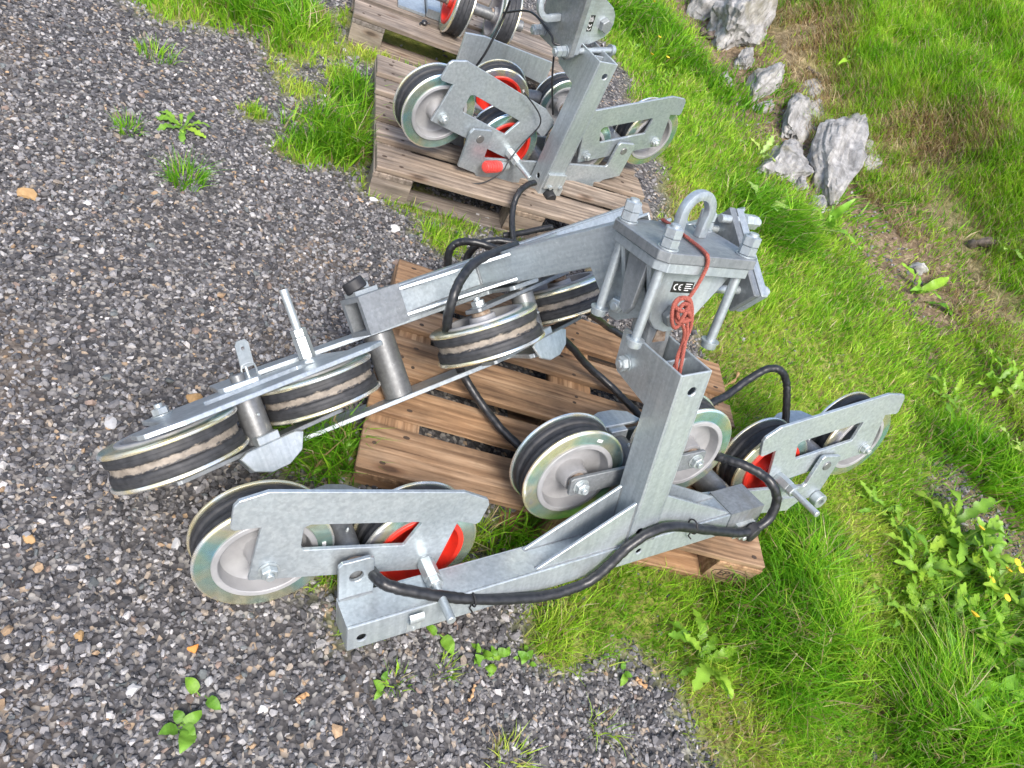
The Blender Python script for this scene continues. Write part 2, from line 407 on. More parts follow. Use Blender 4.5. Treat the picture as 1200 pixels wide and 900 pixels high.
# ------------------------------------------------------------------ ground sheet
def smooth_noise(x, y, s, seed=0):
    """cheap value noise, vectorised"""
    x = np.asarray(x)*s+seed*17.3; y = np.asarray(y)*s-seed*9.1
    xi = np.floor(x).astype(int); yi = np.floor(y).astype(int); fx = x-xi; fy = y-yi
    def h(a, b):
        k = (a*374761393 + b*668265263 + seed*1442695) & 0x7fffffff
        k = ((k ^ (k >> 13))*1274126177) & 0x7fffffff
        return ((k ^ (k >> 16)) & 0xffff)/65535.0
    u = fx*fx*(3-2*fx); v = fy*fy*(3-2*fy)
    return (h(xi, yi)*(1-u)+h(xi+1, yi)*u)*(1-v)+(h(xi, yi+1)*(1-u)+h(xi+1, yi+1)*u)*v
def fbm(x, y, s, seed=0): return 0.55*smooth_noise(x, y, s, seed)+0.3*smooth_noise(x, y, s*2.1, seed+3)+0.15*smooth_noise(x, y, s*4.3, seed+5)

def blob(x, y, cx, cy, r, soft=0.35):
    d = np.hypot(x-cx, y-cy); return 1-sstep(r*(1-soft), r*(1+soft), d)
def px_blob(x, y, px, py, r, soft=0.4):
    p = at_z(px, py, 0.0); return blob(x, y, p[0], p[1], r, soft)
# gravel / lawn border: polyline through photographed points of the lawn's edge (world metres)
LAWN_EDGE = np.array([(1.15, -2.0), (1.15, 0.2), (0.93, 0.92), (0.74, 1.06), (0.55, 1.07), (0.40, 1.07), (0.24, 1.09), (0.05, 1.12),
                      (0.30, 1.40), (0.62, 1.9), (0.62, 2.35), (0.32, 2.75), (0.15, 3.4), (-0.3, 4.3), (-0.9, 5.2), (-1.4, 6.5), (-2.0, 9.0), (-4, 16), (-4, 30)])
LAWN_POLY = np.concatenate([LAWN_EDGE, np.array([(60, 30), (60, -2.0)])])
def lawn_signed(x, y):
    """positive inside the lawn (to the right of the edge), in metres"""
    x = np.asarray(x, float); y = np.asarray(y, float)
    best = np.full(x.shape, 1e9); inside = np.zeros(x.shape, bool)
    n = len(LAWN_POLY)
    for i in range(n):
        (ax, ay), (bx, by) = LAWN_POLY[i], LAWN_POLY[(i+1) % n]
        cr = ((ay > y) != (by > y)) & (x < (bx-ax)*(y-ay)/((by-ay) if by != ay else 1e-9)+ax)
        inside ^= cr
        if i < len(LAWN_EDGE)-1:
            dx, dy = bx-ax, by-ay
            t = np.clip(((x-ax)*dx+(y-ay)*dy)/(dx*dx+dy*dy), 0, 1)
            best = np.minimum(best, np.hypot(x-ax-t*dx, y-ay-t*dy))
    return np.where(inside, best, -best)
PATCHES = [(395, 165, .20), (430, 120, .18), (350, 185, .10), (305, 12, .24), (260, 8, .2), (480, 235, .13), (530, 255, .12), (515, 285, .10), (345, 560, .0), (385, 548, .11),
           (345, 535, .10), (470, 225, .09), (432, 62, .13), (400, 92, .09), (350, 102, .08), (330, 78, .07), (447, 38, .1), (300, 135, .05), (385, 60, .09), (365, 20, .12), (420, 25, .12), (440, 225, .07), (590, 270, .08), (345, 30, .22), (500, 60, .25), (340, 60, .12), (200, 5, .16), (610, 640, .10), (560, 655, .08), (380, 690, .06), (415, 745, .05), (650, 745, .10), (700, 735, .1)]
def grass_mask(x, y):
    s = lawn_signed(x, y) + 0.22*(fbm(x, y, 5.0, 2)-0.5)
    g = sstep(-0.05, 0.10, s)
    q = bank_q(x, y)
    soil = np.exp(-((q-0.02)/0.36)**2)*sstep(0.26, 0.44, fbm(x, y, 1.9, 8))*sstep(3.0, 4.0, y)
    # bare gravel in the lawn near the bank foot
    p = at_z(1140, 612); bare = blob(x, y, p[0], p[1]+0.05, 0.24, 0.5)*sstep(0.3, 0.5, fbm(x, y, 5, 4)+0.15)
    g = g*(1-0.9*soil)*(1-0.85*bare)
    for px, py, r in PATCHES:
        if r: g = np.maximum(g, px_blob(x, y, px, py, r*0.85, 0.5)*sstep(0.3, 0.5, fbm(x, y, 9.0, 6)+0.12))
    return g

STRAW = [(on_ground(px, py), r) for px, py, r in ((850, 30, 0.303), (905, 60, 0.33), (950, 40, 0.248), (940, 100, 0.275), (890, 150, 0.248), (880, 100, 0.248), (1030, 270, 0.22), (1000, 300, 0.209), (1110, 340, 0.193), (1130, 360, 0.165),
         (1075, 150, 0.193), (1110, 165, 0.22), (960, 250, 0.165), (1060, 420, 0.099), (1080, 540, 0.0825))]
def straw_mask(x, y):
    s = np.zeros(np.shape(x))
    for c, r in STRAW: s = np.maximum(s, blob(x, y, c[0], c[1], r, .6))
    return s*sstep(.30, .55, fbm(x, y, 3.4, 61)+.10)
def build_ground():
    xs = np.unique(np.concatenate([np.linspace(-60, -4, 22), np.arange(-4, 6, 0.07), np.linspace(6, 70, 30)]))
    ys = np.unique(np.concatenate([np.linspace(-40, -1, 14), np.arange(-1, 9, 0.07), np.linspace(9, 90, 30)]))
    X, Y = np.meshgrid(xs, ys); Z = ground_z(X, Y)
    nx, ny = len(xs), len(ys)
    verts = np.stack([X.ravel(), Y.ravel(), Z.ravel()], 1)
    idx = np.arange(nx*ny).reshape(ny, nx)
    faces = np.stack([idx[:-1, :-1].ravel(), idx[:-1, 1:].ravel(), idx[1:, 1:].ravel(), idx[1:, :-1].ravel()], 1)
    me = bpy.data.meshes.new('ground')
    me.vertices.add(len(verts)); me.vertices.foreach_set('co', verts.ravel().astype(np.float32))
    me.loops.add(faces.size); me.loops.foreach_set('vertex_index', faces.ravel().astype(np.int32))
    me.polygons.add(len(faces)); me.polygons.foreach_set('loop_start', np.arange(0, faces.size, 4, dtype=np.int32))
    me.polygons.foreach_set('use_smooth', np.ones(len(faces), bool))
    g = grass_mask(X.ravel(), Y.ravel()); q = bank_q(X.ravel(), Y.ravel())
    s = lawn_signed(X.ravel(), Y.ravel())
    soil = np.clip(np.exp(-((q-0.05)/0.45)**2)*1.3 + sstep(0.3, 1.0, q)*0.12, 0, 1)*sstep(0.0, 0.3, s)
    soil = np.maximum(soil, straw_mask(X.ravel(), Y.ravel())*.9)
    a = me.color_attributes.new('cover', 'FLOAT_COLOR', 'POINT')
    a.data.foreach_set('color', np.stack([g, soil, np.zeros_like(g), np.ones_like(g)], 1).ravel().astype(np.float32))
    me.update(); me.validate()
    m, nt, b, out = mat('gravel_and_soil')
    at = N(nt, 'ShaderNodeAttribute', attribute_name='cover'); sp = nt.nodes.new('ShaderNodeSeparateColor'); nt.links.new(at.outputs['Color'], sp.inputs[0])
    co = coords(nt, 'Object')
    v1 = N(nt, 'ShaderNodeTexVoronoi', Scale=95.0); nt.links.new(co, v1.inputs[0])
    v2 = N(nt, 'ShaderNodeTexVoronoi', Scale=210.0); nt.links.new(co, v2.inputs[0])
    n1 = N(nt, 'ShaderNodeTexNoise', Scale=2.2, Detail=5.0); nt.links.new(co, n1.inputs[0])
    sh = nt.nodes.new('ShaderNodeSeparateColor'); nt.links.new(v1.outputs['Color'], sh.inputs[0])
    g1 = ramp(nt, sh.outputs[0], [(0.0, (0.035, 0.033, 0.034)), (0.45, (0.085, 0.08, 0.08)), (0.75, (0.16, 0.15, 0.145)), (0.93, (0.34, 0.32, 0.29)), (1.0, (0.40, 0.28, 0.17))])
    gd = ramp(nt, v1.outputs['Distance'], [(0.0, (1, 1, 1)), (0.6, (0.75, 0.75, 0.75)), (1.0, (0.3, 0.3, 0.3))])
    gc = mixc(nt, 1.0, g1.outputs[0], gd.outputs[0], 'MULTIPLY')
    dirt = ramp(nt, n1.outputs[0], [(0.56, (0, 0, 0)), (0.70, (0.5, 0.5, 0.5))])
    gc = mixc(nt, dirt.outputs[0], gc, (0.135, 0.10, 0.068))
    n2 = N(nt, 'ShaderNodeTexNoise', Scale=30.0, Detail=6.0, Roughness=0.7); nt.links.new(co, n2.inputs[0])
    soilc = ramp(nt, n2.outputs[0], [(0.3, (0.05, 0.033, 0.018)), (0.5, (0.15, 0.105, 0.06)), (0.72, (0.36, 0.28, 0.18))])
    mossc = ramp(nt, n2.outputs[0], [(0.3, (0.085, 0.115, 0.018)), (0.5, (0.19, 0.215, 0.034)), (0.72, (0.29, 0.275, 0.075))])
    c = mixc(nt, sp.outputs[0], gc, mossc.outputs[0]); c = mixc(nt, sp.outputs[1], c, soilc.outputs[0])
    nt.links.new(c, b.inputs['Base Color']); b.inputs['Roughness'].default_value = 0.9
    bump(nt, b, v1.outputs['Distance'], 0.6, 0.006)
    me.materials.append(m)
    tag(place('ground', me), kind='structure')
build_ground()

def in_view(P, mx=170, my=150):
    d = P-EYE; z = d@FWD; x = 600+FPX*(d@RIGHT)/z; y = 450-FPX*(d@UP)/z
    return (z > 0.2) & (x > -mx) & (x < 1200+mx) & (y > -my) & (y < 900+my), x, y, z

# ------------------------------------------------------------------ pallets
def pallet_world(px, py, th): 
    c, s = math.cos(th), math.sin(th)
    return Matrix(((c, -s, 0, px), (s, c, 0, py), (0, 0, 1, 0), (0, 0, 0, 1)))
def board_mesh(L, W, T, mat_, seed):
    r = random.Random(seed); mb = MB(); nx = 10
    tb = bmesh.new(); rows = []
    for i in range(nx+1):
        x = L*i/nx; dy0 = r.uniform(-1, 1)*0.0012; dy1 = r.uniform(-1, 1)*0.0012; dz = r.uniform(-1, 1)*0.0006
        if i in (0, nx): x += r.uniform(-1, 1)*0.003
        rows.append([tb.verts.new(p) for p in ((x, dy0, dz), (x, W+dy1, dz), (x, W+dy1, T+dz), (x, dy0, T+dz))])
    for a, b in zip(rows[:-1], rows[1:]):
        for k in range(4): tb.faces.new((a[k], a[(k+1) % 4], b[(k+1) % 4], b[k]))
    tb.faces.new(rows[0]); tb.faces.new(rows[-1][::-1]); bmesh.ops.recalc_face_normals(tb, faces=tb.faces)
    mb.merge(tb); mb.bevel(0.0028, 1, 0.9); return mb.mesh('board', mat_)
def nail_mesh():
    mb = MB(); mb.lathe([(0, 0.0006), (0.0052, 0.0008), (0.0056, 0.0), (0.0, -0.002)], 8, False); return mb.mesh('nail', BURN)
NAIL = nail_mesh()
def build_pallet(px, py, th, label, wood, seed, zoff=0.0, stamp=False, gapseed=0, widths=(.145, .1, .145, .1, .145)):
    W4 = Matrix.Translation((0, 0, zoff)) @ pallet_world(px, py, th)
    t = thing('wooden_pallet', W4.to_translation(), label, 'pallet', None)
    r = random.Random(seed)
    tot = sum(widths); gap = (0.8-tot)/(len(widths)-1); v = 0
    for i, wd in enumerate(widths):
        jx = r.uniform(-.006, .006)
        o = place('top_board', board_mesh(1.2, wd, 0.022, wood, seed*31+i), t, W4 @ Matrix.Translation((jx, v, 0.122)) @ Matrix.Rotation(r.uniform(-.004, .004), 4, 'Z'))
        for ub in (0.07, 0.6, 1.13):
            for k in range(3 if wd > .12 else 2):
                un = ub+r.uniform(-.04, .04); vn = v+wd*(k+0.5)/(3 if wd > .12 else 2)+r.uniform(-.012, .012)
                place('nail', NAIL, o, W4 @ Matrix.Translation((un, vn, 0.1445)) @ Matrix.Diagonal((r.uniform(.9, 1.9), r.uniform(.8, 1.1), 1, 1)))
        v += wd+gap
    RZ = Matrix.Rotation(math.pi/2, 4, 'Z')
    for i, ub in enumerate((0.0, 0.5275, 1.055)):
        place('cross_board', board_mesh(0.8, 0.145, 0.0215, wood, seed*37+i), t, W4 @ Matrix.Translation((ub+0.145, 0.0005, 0.1)) @ RZ)
    blk = None
    for i, ub in enumerate((0.0, 0.5275, 1.055)):
        for j, (vb, wb) in enumerate(((0.0, .1), (0.3275, .145), (0.7, .1))):
            mb = MB(); mb.box(0, 0.143, 0, wb-.002, 0, 0.0775); mb.bevel(0.003, 1)
            o = place('block', mb.mesh('block', wood), t, W4 @ Matrix.Translation((ub+.001, vb+.002, 0.0222)))
            if i == 2 and j == 0: blk = o
    for j, (vb, wb) in enumerate(((0.0, .1), (0.3275, .145), (0.7, .1))):
        place('bottom_board', board_mesh(1.2, wb, 0.022, wood, seed*41+j), t, W4 @ Matrix.Translation((0, vb, 0)))
    if stamp:   # burnt oval stamp with EPAL on the corner block
        ax = frame((0, 0, 0), (1, 0, 0), (0, 0, 1), (0, -1, 0))
        base = W4 @ Matrix.Translation((1.055+0.073, 0.0012, 0.061)) @ ax
        cu = bpy.data.curves.new('stamp_text', 'FONT'); cu.body = 'EPAL'; cu.size = 0.036; cu.align_x = 'CENTER'; cu.align_y = 'CENTER'
        cu.extrude = 0.0004; cu.offset = 0.0006
        tmp = bpy.data.objects.new('tmp', cu); COL.objects.link(tmp); bpy.context.view_layer.update()
        dg = bpy.context.evaluated_depsgraph_get(); me = bpy.data.meshes.new_from_object(tmp.evaluated_get(dg))
        bpy.data.objects.remove(tmp); me.materials.clear(); me.materials.append(BURN)
        place('stamp_letters', me, blk, base)
        mb = MB(); mb.tube([(0.058*math.cos(a), 0.026*math.sin(a), 0) for a in np.linspace(0, 2*math.pi, 40, endpoint=False)], 0.0013, 6, True)
        place('stamp_oval', mb.mesh('stamp_oval', BURN), blk, base)
    return t
build_pallet(-.210, 1.022, .390, 'orange-brown wooden pallet in front, under the cable stringing frame with the lifting eye', WOOD, 3, stamp=True)
build_pallet(-.812, 2.119, .531, 'grey weathered pallet in the middle, below the upright frame with the pink-red knob', WOODG, 5)
build_pallet(-1.454, 3.008, .502, 'rearmost wooden pallet, cut off by the top edge of the photo', WOODG, 8)

# ------------------------------------------------------------------ sheave wheels
R_, WD, DD = 0.14, 0.085, 0.348
def wheel_meshes():
    fl = MB(); fl.lathe([(.098, -.0035), (.100, -.0005), (.1325, 0), (.137, -.0014), (.140, -.0045), (.140, -.0085), (.1385, -.0105), (.128, -.0115), (.122, -.009), (.098, -.008)], 72)
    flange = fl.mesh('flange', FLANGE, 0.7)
    def tyre(mt):
        t = MB(); t.lathe([(.108, -.0105), (.1335, -.0108), (.1350, -.0135), (.1352, -.0200), (.1345, -.0205), (.1344, -.0215), (.1350, -.0222), (.1345, -.0300), (.1325, -.0330), (.1290, -.0342), (.1275, -.0425), (.1290, -.0508), (.1325, -.0520), (.1345, -.0550), (.1350, -.0628), (.1344, -.0635), (.1345, -.0645), (.1352, -.0650), (.1350, -.0715), (.1335, -.0742), (.108, -.0745)], 72)
        return t.mesh('tyre', mt, 0.9)
    def hub(mt):
        f = [(.1045, -.001), (.1045, .0035), (.1025, .005), (.0935, .005), (.0915, .0035), (.0890, -.010), (.085, -.024), (.078, -.0285), (.048, -.031), (.040, -.028), (.036, -.020), (.0335, .006), (.032, .0085), (.020, .009), (.0135, .0085)]
        b = [(r, -WD-z) for r, z in f[::-1]]
        h = MB(); h.lathe(f+b, 64); return h.mesh('wheel_hub', mt, 0.6)
    sp = MB(); sp.lathe([(.0125, .0085), (.0235, .0087), (.0245, .010), (.0245, .017), (.0225, .0195), (.0125, .0198)], 24)
    return flange, tyre(RUBBER), tyre(RUBBERD), hub(HUB), hub(RED), sp.mesh('bearing_spacer', RUST, 0.5)
FLM, TYM, TYDM, HUBM, HUBRM, SPM = wheel_meshes()
def nut_mesh():
    mb = MB(); mb.lathe([(0, 0), (.0205, 0), (.0215, .001), (.0215, .0025), (0, .0026)], 24, False)
    mb.hexnut((0, 0, .0026), (0, 0, .0165), .0172); mb.cyl((0, 0, .0164), (0, 0, .0250), .0088, 14)
    return mb.mesh('axle_nut', ZINC, 0.5)
NUTM = nut_mesh()
def stud_mesh():
    mb = MB(); mb.lathe([(0, 0), (.0165, 0), (.0165, .0025), (0, .0026)], 20, False)
    mb.hexnut((0, 0, .0026), (0, 0, .055), .0195); mb.hexnut((0, 0, .0552), (0, 0, .074), .0185); mb.cyl((0, 0, .073), (0, 0, .170), .0100, 16)
    return mb.mesh('stud', ZINC, 0.5)
STUDM = stud_mesh()
def label_mesh():
    mb = MB(); mb.box(-.008, .008, -.004, .004, 0, .0006); return mb.mesh('paper_label', WHITE)
PAPER = label_mesh()
def add_wheel(t, c, x, y, n, red=False, dusty=False, nut_s=0.03, nut=True, scale=1.0, spin=0.0, paper=False, nutmesh=None):
    F = frame(c, x, y, n) @ Matrix.Diagonal((scale,)*3+(1,))
    Fs = F @ Matrix.Rotation(spin, 4, 'Z')
    h = place('wheel', HUBRM if red else HUBM, t, Fs)
    place('tyre', TYDM if dusty else TYM, h, Fs)
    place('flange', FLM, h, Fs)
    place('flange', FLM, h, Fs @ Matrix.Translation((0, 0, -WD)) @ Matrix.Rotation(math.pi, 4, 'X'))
    place('bearing_spacer', SPM, h, Fs)
    if nut: place('axle_nut', nutmesh or NUTM, h, F @ Matrix.Translation((0, 0, nut_s)) @ Matrix.Rotation(0.4+spin, 4, 'Z'))
    if paper: place('paper_label', PAPER, h, Fs @ Matrix.Translation((.117, 0, .0006)) @ Matrix.Rotation(math.pi/2, 4, 'Z'))
    return h
PLATE_OUT = [(-.034, -.028), (-.040, .116), (-.088, .109), (-.096, .115), (-.101, .168), (-.094, .182), (-.045, .205), (.372, .205), (.440, .183), (.449, .168), (.446, .115), (.436, .109), (.388, .120), (.382, -.028)]
PLATE_WIN = [(.050, .060), (.043, .112), (.055, .120), (.290, .120), (.300, .117), (.279, .051), (.058, .050)]
def plate_mesh():
    mb = MB(); mb.prism(PLATE_OUT, .020, .030, [PLATE_WIN]); mb.bevel(.0012, 1, .5); return mb.mesh('rocker_plate', GALV)
def bar_mesh():
    mb = MB(); mb.prism([(-.030, -.022), (-.022, -.027), (.370, -.027), (.378, -.022), (.378, .022), (.370, .027), (-.022, .027), (-.030, .022)], .020, .030); mb.bevel(.0012)
    return mb.mesh('link_bar', GALVD)
def tube_mesh():
    mb = MB(); mb.lathe([(0, .0195), (.029, .0195), (.031, .018), (.031, -.103), (.029, -.1045), (0, -.1045)], 32, False)
    mb.cyl((0, 0, -.13), (0, 0, .055), .016, 18); return mb.mesh('pivot_tube', TUBE, 0.5)
def grease_mesh():
    mb = MB(); mb.cyl((0, .030, -.04), (0, .037, -.04), .0035, 8); mb.cyl((0, .036, -.04), (0, .040, -.04), .0022, 8); return mb.mesh('grease_nipple', ZINC, .5)
def guard_mesh():
    """zinc cable guard: hexagonal plate standing across the wheels' edge, with a bent flank and a stem"""
    mb = MB()
    T = frame((0, 0, 0), (1, 0, 0), (0, 0, -1), (0, 1, 0))
    mb.prism([(-.078, .112), (-.060, .150), (-.022, .168), (.022, .168), (.060, .150), (.078, .112), (.060, .104), (-.060, .104)], .045, .053, T=T)
    mb.prism([(-.026, .086), (-.026, .112), (.026, .112), (.026, .086)], .014, .0455, T=T)
    mb.bevel(.002); return mb.mesh('cable_guard', ZINC)
PLM, BARM, TUBM, GRM, GDM = plate_mesh(), bar_mesh(), tube_mesh(), grease_mesh(), guard_mesh()
def unit(v): v = np.asarray(v, float); return v/np.linalg.norm(v)
def rocker(t, c1, c2, n, kind='plate', red=(False, False), dusty=False, studs=(False, False), guard=True, gflip=1, spins=(0, 0), papers=(False, False)):
    n = unit(n); c1 = np.asarray(c1, float); c2 = np.asarray(c2, float); x = c2-c1; x -= (x@n)*n; x = unit(x); y = np.cross(n, x)
    F = frame(c1, x, y, n)
    for i, c in enumerate((c1, c1+DD*x)):
        add_wheel(t, c, x, y, n, red[i], dusty, spin=spins[i], paper=papers[i], nutmesh=STUDM if studs[i] else None)
    place('rocker_plate' if kind == 'plate' else 'link_bar', PLM if kind == 'plate' else BARM, t, F)
    place('link_bar', BARM, t, F @ Matrix.Translation((0, 0, -.135)))
    M = F @ Matrix.Translation((DD/2, 0, 0))
    tb = place('pivot_tube', TUBM, t, M)
    place('grease_nipple', GRM, tb, M)
    if guard: place('cable_guard', GDM, t, M @ (Matrix.Identity(4) if gflip > 0 else Matrix.Rotation(math.pi, 4, 'Z')))
    return F

# ------------------------------------------------------------------ head with lifting eye (local a, b, c; plate top at c = 0)
def build_head(t, F, link=True):
    def P(name, mb, mt, parent=t, sm=None): return place(name, mb.mesh(name, mt, sm), parent, F)
    ch = .018
    def rect(w, d, c=ch): return [(-w+c, -d), (w-c, -d), (w, -d+c), (w, d-c), (w-c, d), (-w+c, d), (-w, d-c), (-w, -d+c)]
    mb = MB(); mb.prism(rect(.1315, .1015), -.0215, 0); mb.bevel(.0015); top = P('head_plate', mb, GALVD)
    mb = MB(); mb.prism(rect(.128, .098, .022), -.0435, -.0222); mb.bevel(.0015); P('clamp_plate', mb, GALV)
    for a in (-1, 1):
        for b in (-1, 1):
            x, y = a*.1045, b*.0745
            mb = MB(); mb.cyl((x, y, -.222), (x, y, .050), .0105, 16)
            st = P('threaded_rod', mb, GALV, t, .6)
            mb = MB(); mb.lathe([(0, 0), (.0215, 0), (.0215, .003), (0, .003)], 24, False, Matrix.Translation((x, y, .0004)))
            P('washer', mb, GALV, st, .5)
            mb = MB(); mb.hexnut((x, y, .0035), (x, y, .0225), .0192); P('nut', mb, GALV, st, .5)
            mb = MB(); mb.hexnut((x, y, .0232), (x, y, .044), .0192); P('nut', mb, GALV, st, .5)
            mb = MB(); mb.lathe([(0, -.015), (.0165, -.015), (.0175, -.013), (.0175, -.001), (.0205, 0), (.0205, .003), (0, .003)], 24, False, Matrix.Translation((x, y, -.205))); P('end_nut', mb, GALV, st, .5)
    # lifting eye
    mb = MB(); arc = [(.054*math.cos(a), .048+.054*math.sin(a)) for a in np.linspace(-.15, math.pi+.15, 30)]
    inn = [(.031*math.cos(a), .050+.031*math.sin(a)) for a in np.linspace(math.pi+.35, -.35, 26)]
    outl = [(.050, .0)] + arc + [(-.050, .0), (-.026, .0)] + inn + [(.026, .0)]
    mb.prism(outl, -.009, .009, T=frame((.012, -.012, 0), unit((1, -.18, 0)), (0, 0, 1), unit((-.18, -1, 0)))); mb.bevel(.003, 2)
    P('lifting_eye', mb, GALV, top, .7)
    # cheeks, pivot bolt, link
    cheek = [(-.118, -.0440), (.112, -.0440), (.052, -.145), (.036, -.170), (.010, -.189), (-.020, -.194), (-.048, -.187), (-.068, -.168)]
    Tb = frame((0, 0, 0), (1, 0, 0), (0, 0, 1), (0, -1, 0))
    for s, bb in ((1, .0425), (-1, -.0575)):
        mb = MB(); mb.prism(cheek, -bb-.015, -bb, T=Tb); mb.bevel(.0015); ck = P('cheek', mb, GALV)
        if s > 0: front = ck
    mb = MB(); mb.cyl((-.020, -.075, -.150), (-.020, .072, -.150), .0125, 16); mb.hexnut((-.020, .0578, -.150), (-.020, .078, -.150), .0245); mb.hexnut((-.020, -.078, -.150), (-.020, -.0578, -.150), .0245)
    P('pivot_bolt', mb, GALVD, t, .5)
    # CE sticker on the front cheek
    FS = F @ frame((-.020, .0583, -.092), (1, 0, 0), (0, 0, 1), (0, -1, 0)) @ Matrix.Rotation(math.pi, 4, 'Y') if False else F @ frame((-.016, .0580, -.087), (1, 0, 0), (0, 0, 1), (0, -1, 0))
    FS = F @ frame((-.016, .0580, -.087), (1, 0, 0), (0, 0, 1), (0, 1, 0)) 
    mb = MB(); mb.box(-.028, .028, -.0125, .0125, 0, .0006); stk = place('sticker', mb.mesh('sticker', STICKER), front, FS)
    mb = MB()
    def arcstrip(cx, r0, r1, a0, a1, n=12):
        A = np.linspace(a0, a1, n); return [(cx+r1*math.cos(a), r1*math.sin(a)) for a in A] + [(cx+r0*math.cos(a), r0*math.sin(a)) for a in A[::-1]]
    for cx in (-.0165, -.0035):
        mb.prism(arcstrip(cx, .0050, .0072, math.radians(75), math.radians(285)), .0007, .0010)
    mb.box(-.0085, -.0045, -.0010, .0010, .0007, .0010)
    for k, (x1) in enumerate((.024, .021, .025, .018)):
        mb.box(.006, x1, .0072-k*.0048, .0088-k*.0048, .0007, .0010)
    place('sticker_print', mb.mesh('sticker_print', WHITE), stk, FS)
    # side clamp: two plates turned in the b-c plane, with rods along a
    L = unit((.163, -.134)); S_ = np.array([-L[1], L[0]])
    cb, cc = -.035, -.050
    for k, (u0, u1) in enumerate(((.177, .195), (.1995, .220))):
        mb = MB(); pts = [(cb+L[0]*i*.112+S_[0]*j*.043, cc+L[1]*i*.112+S_[1]*j*.043) for i, j in ((-1, -1), (1, -1), (1, 1), (-1, 1))]
        mb.prism(pts, u0, u1, T=frame((0, 0, 0), (0, 1, 0), (0, 0, 1), (1, 0, 0))); mb.bevel(.003)
        P('side_clamp_plate', mb, GALV if k else GALVD)
    for i, j in ((-.078, -.022), (-.078, .022), (.078, .0)):
        b0, c0 = cb+L[0]*i+S_[0]*j, cc+L[1]*i+S_[1]*j
        if i < 0: c0 += .012
        mb = MB(); mb.cyl((.02 if i > 0 else .15, b0, c0), (.270, b0, c0), .0098, 14); rd = P('clamp_rod', mb, ZINC, t, .6)
        mb = MB(); mb.hexnut((.2205, b0, c0), (.239, b0, c0), .0175); P('nut', mb, ZINC, rd, .5); mb = MB(); mb.hexnut((.2395, b0, c0), (.258, b0, c0), .0175); P('nut', mb, ZINC, rd, .5)
    # rubbed side cheek towards the second arm
    mb = MB(); mb.prism([(-.030, -.0440), (.040, -.0440), (.036, -.150), (.020, -.172), (-.004, -.165)], -.112, -.099, T=frame((0, 0, 0), (0, 1, 0), (0, 0, 1), (1, 0, 0))); mb.bevel(.0015)
    P('side_cheek', mb, GALVD)
    return front

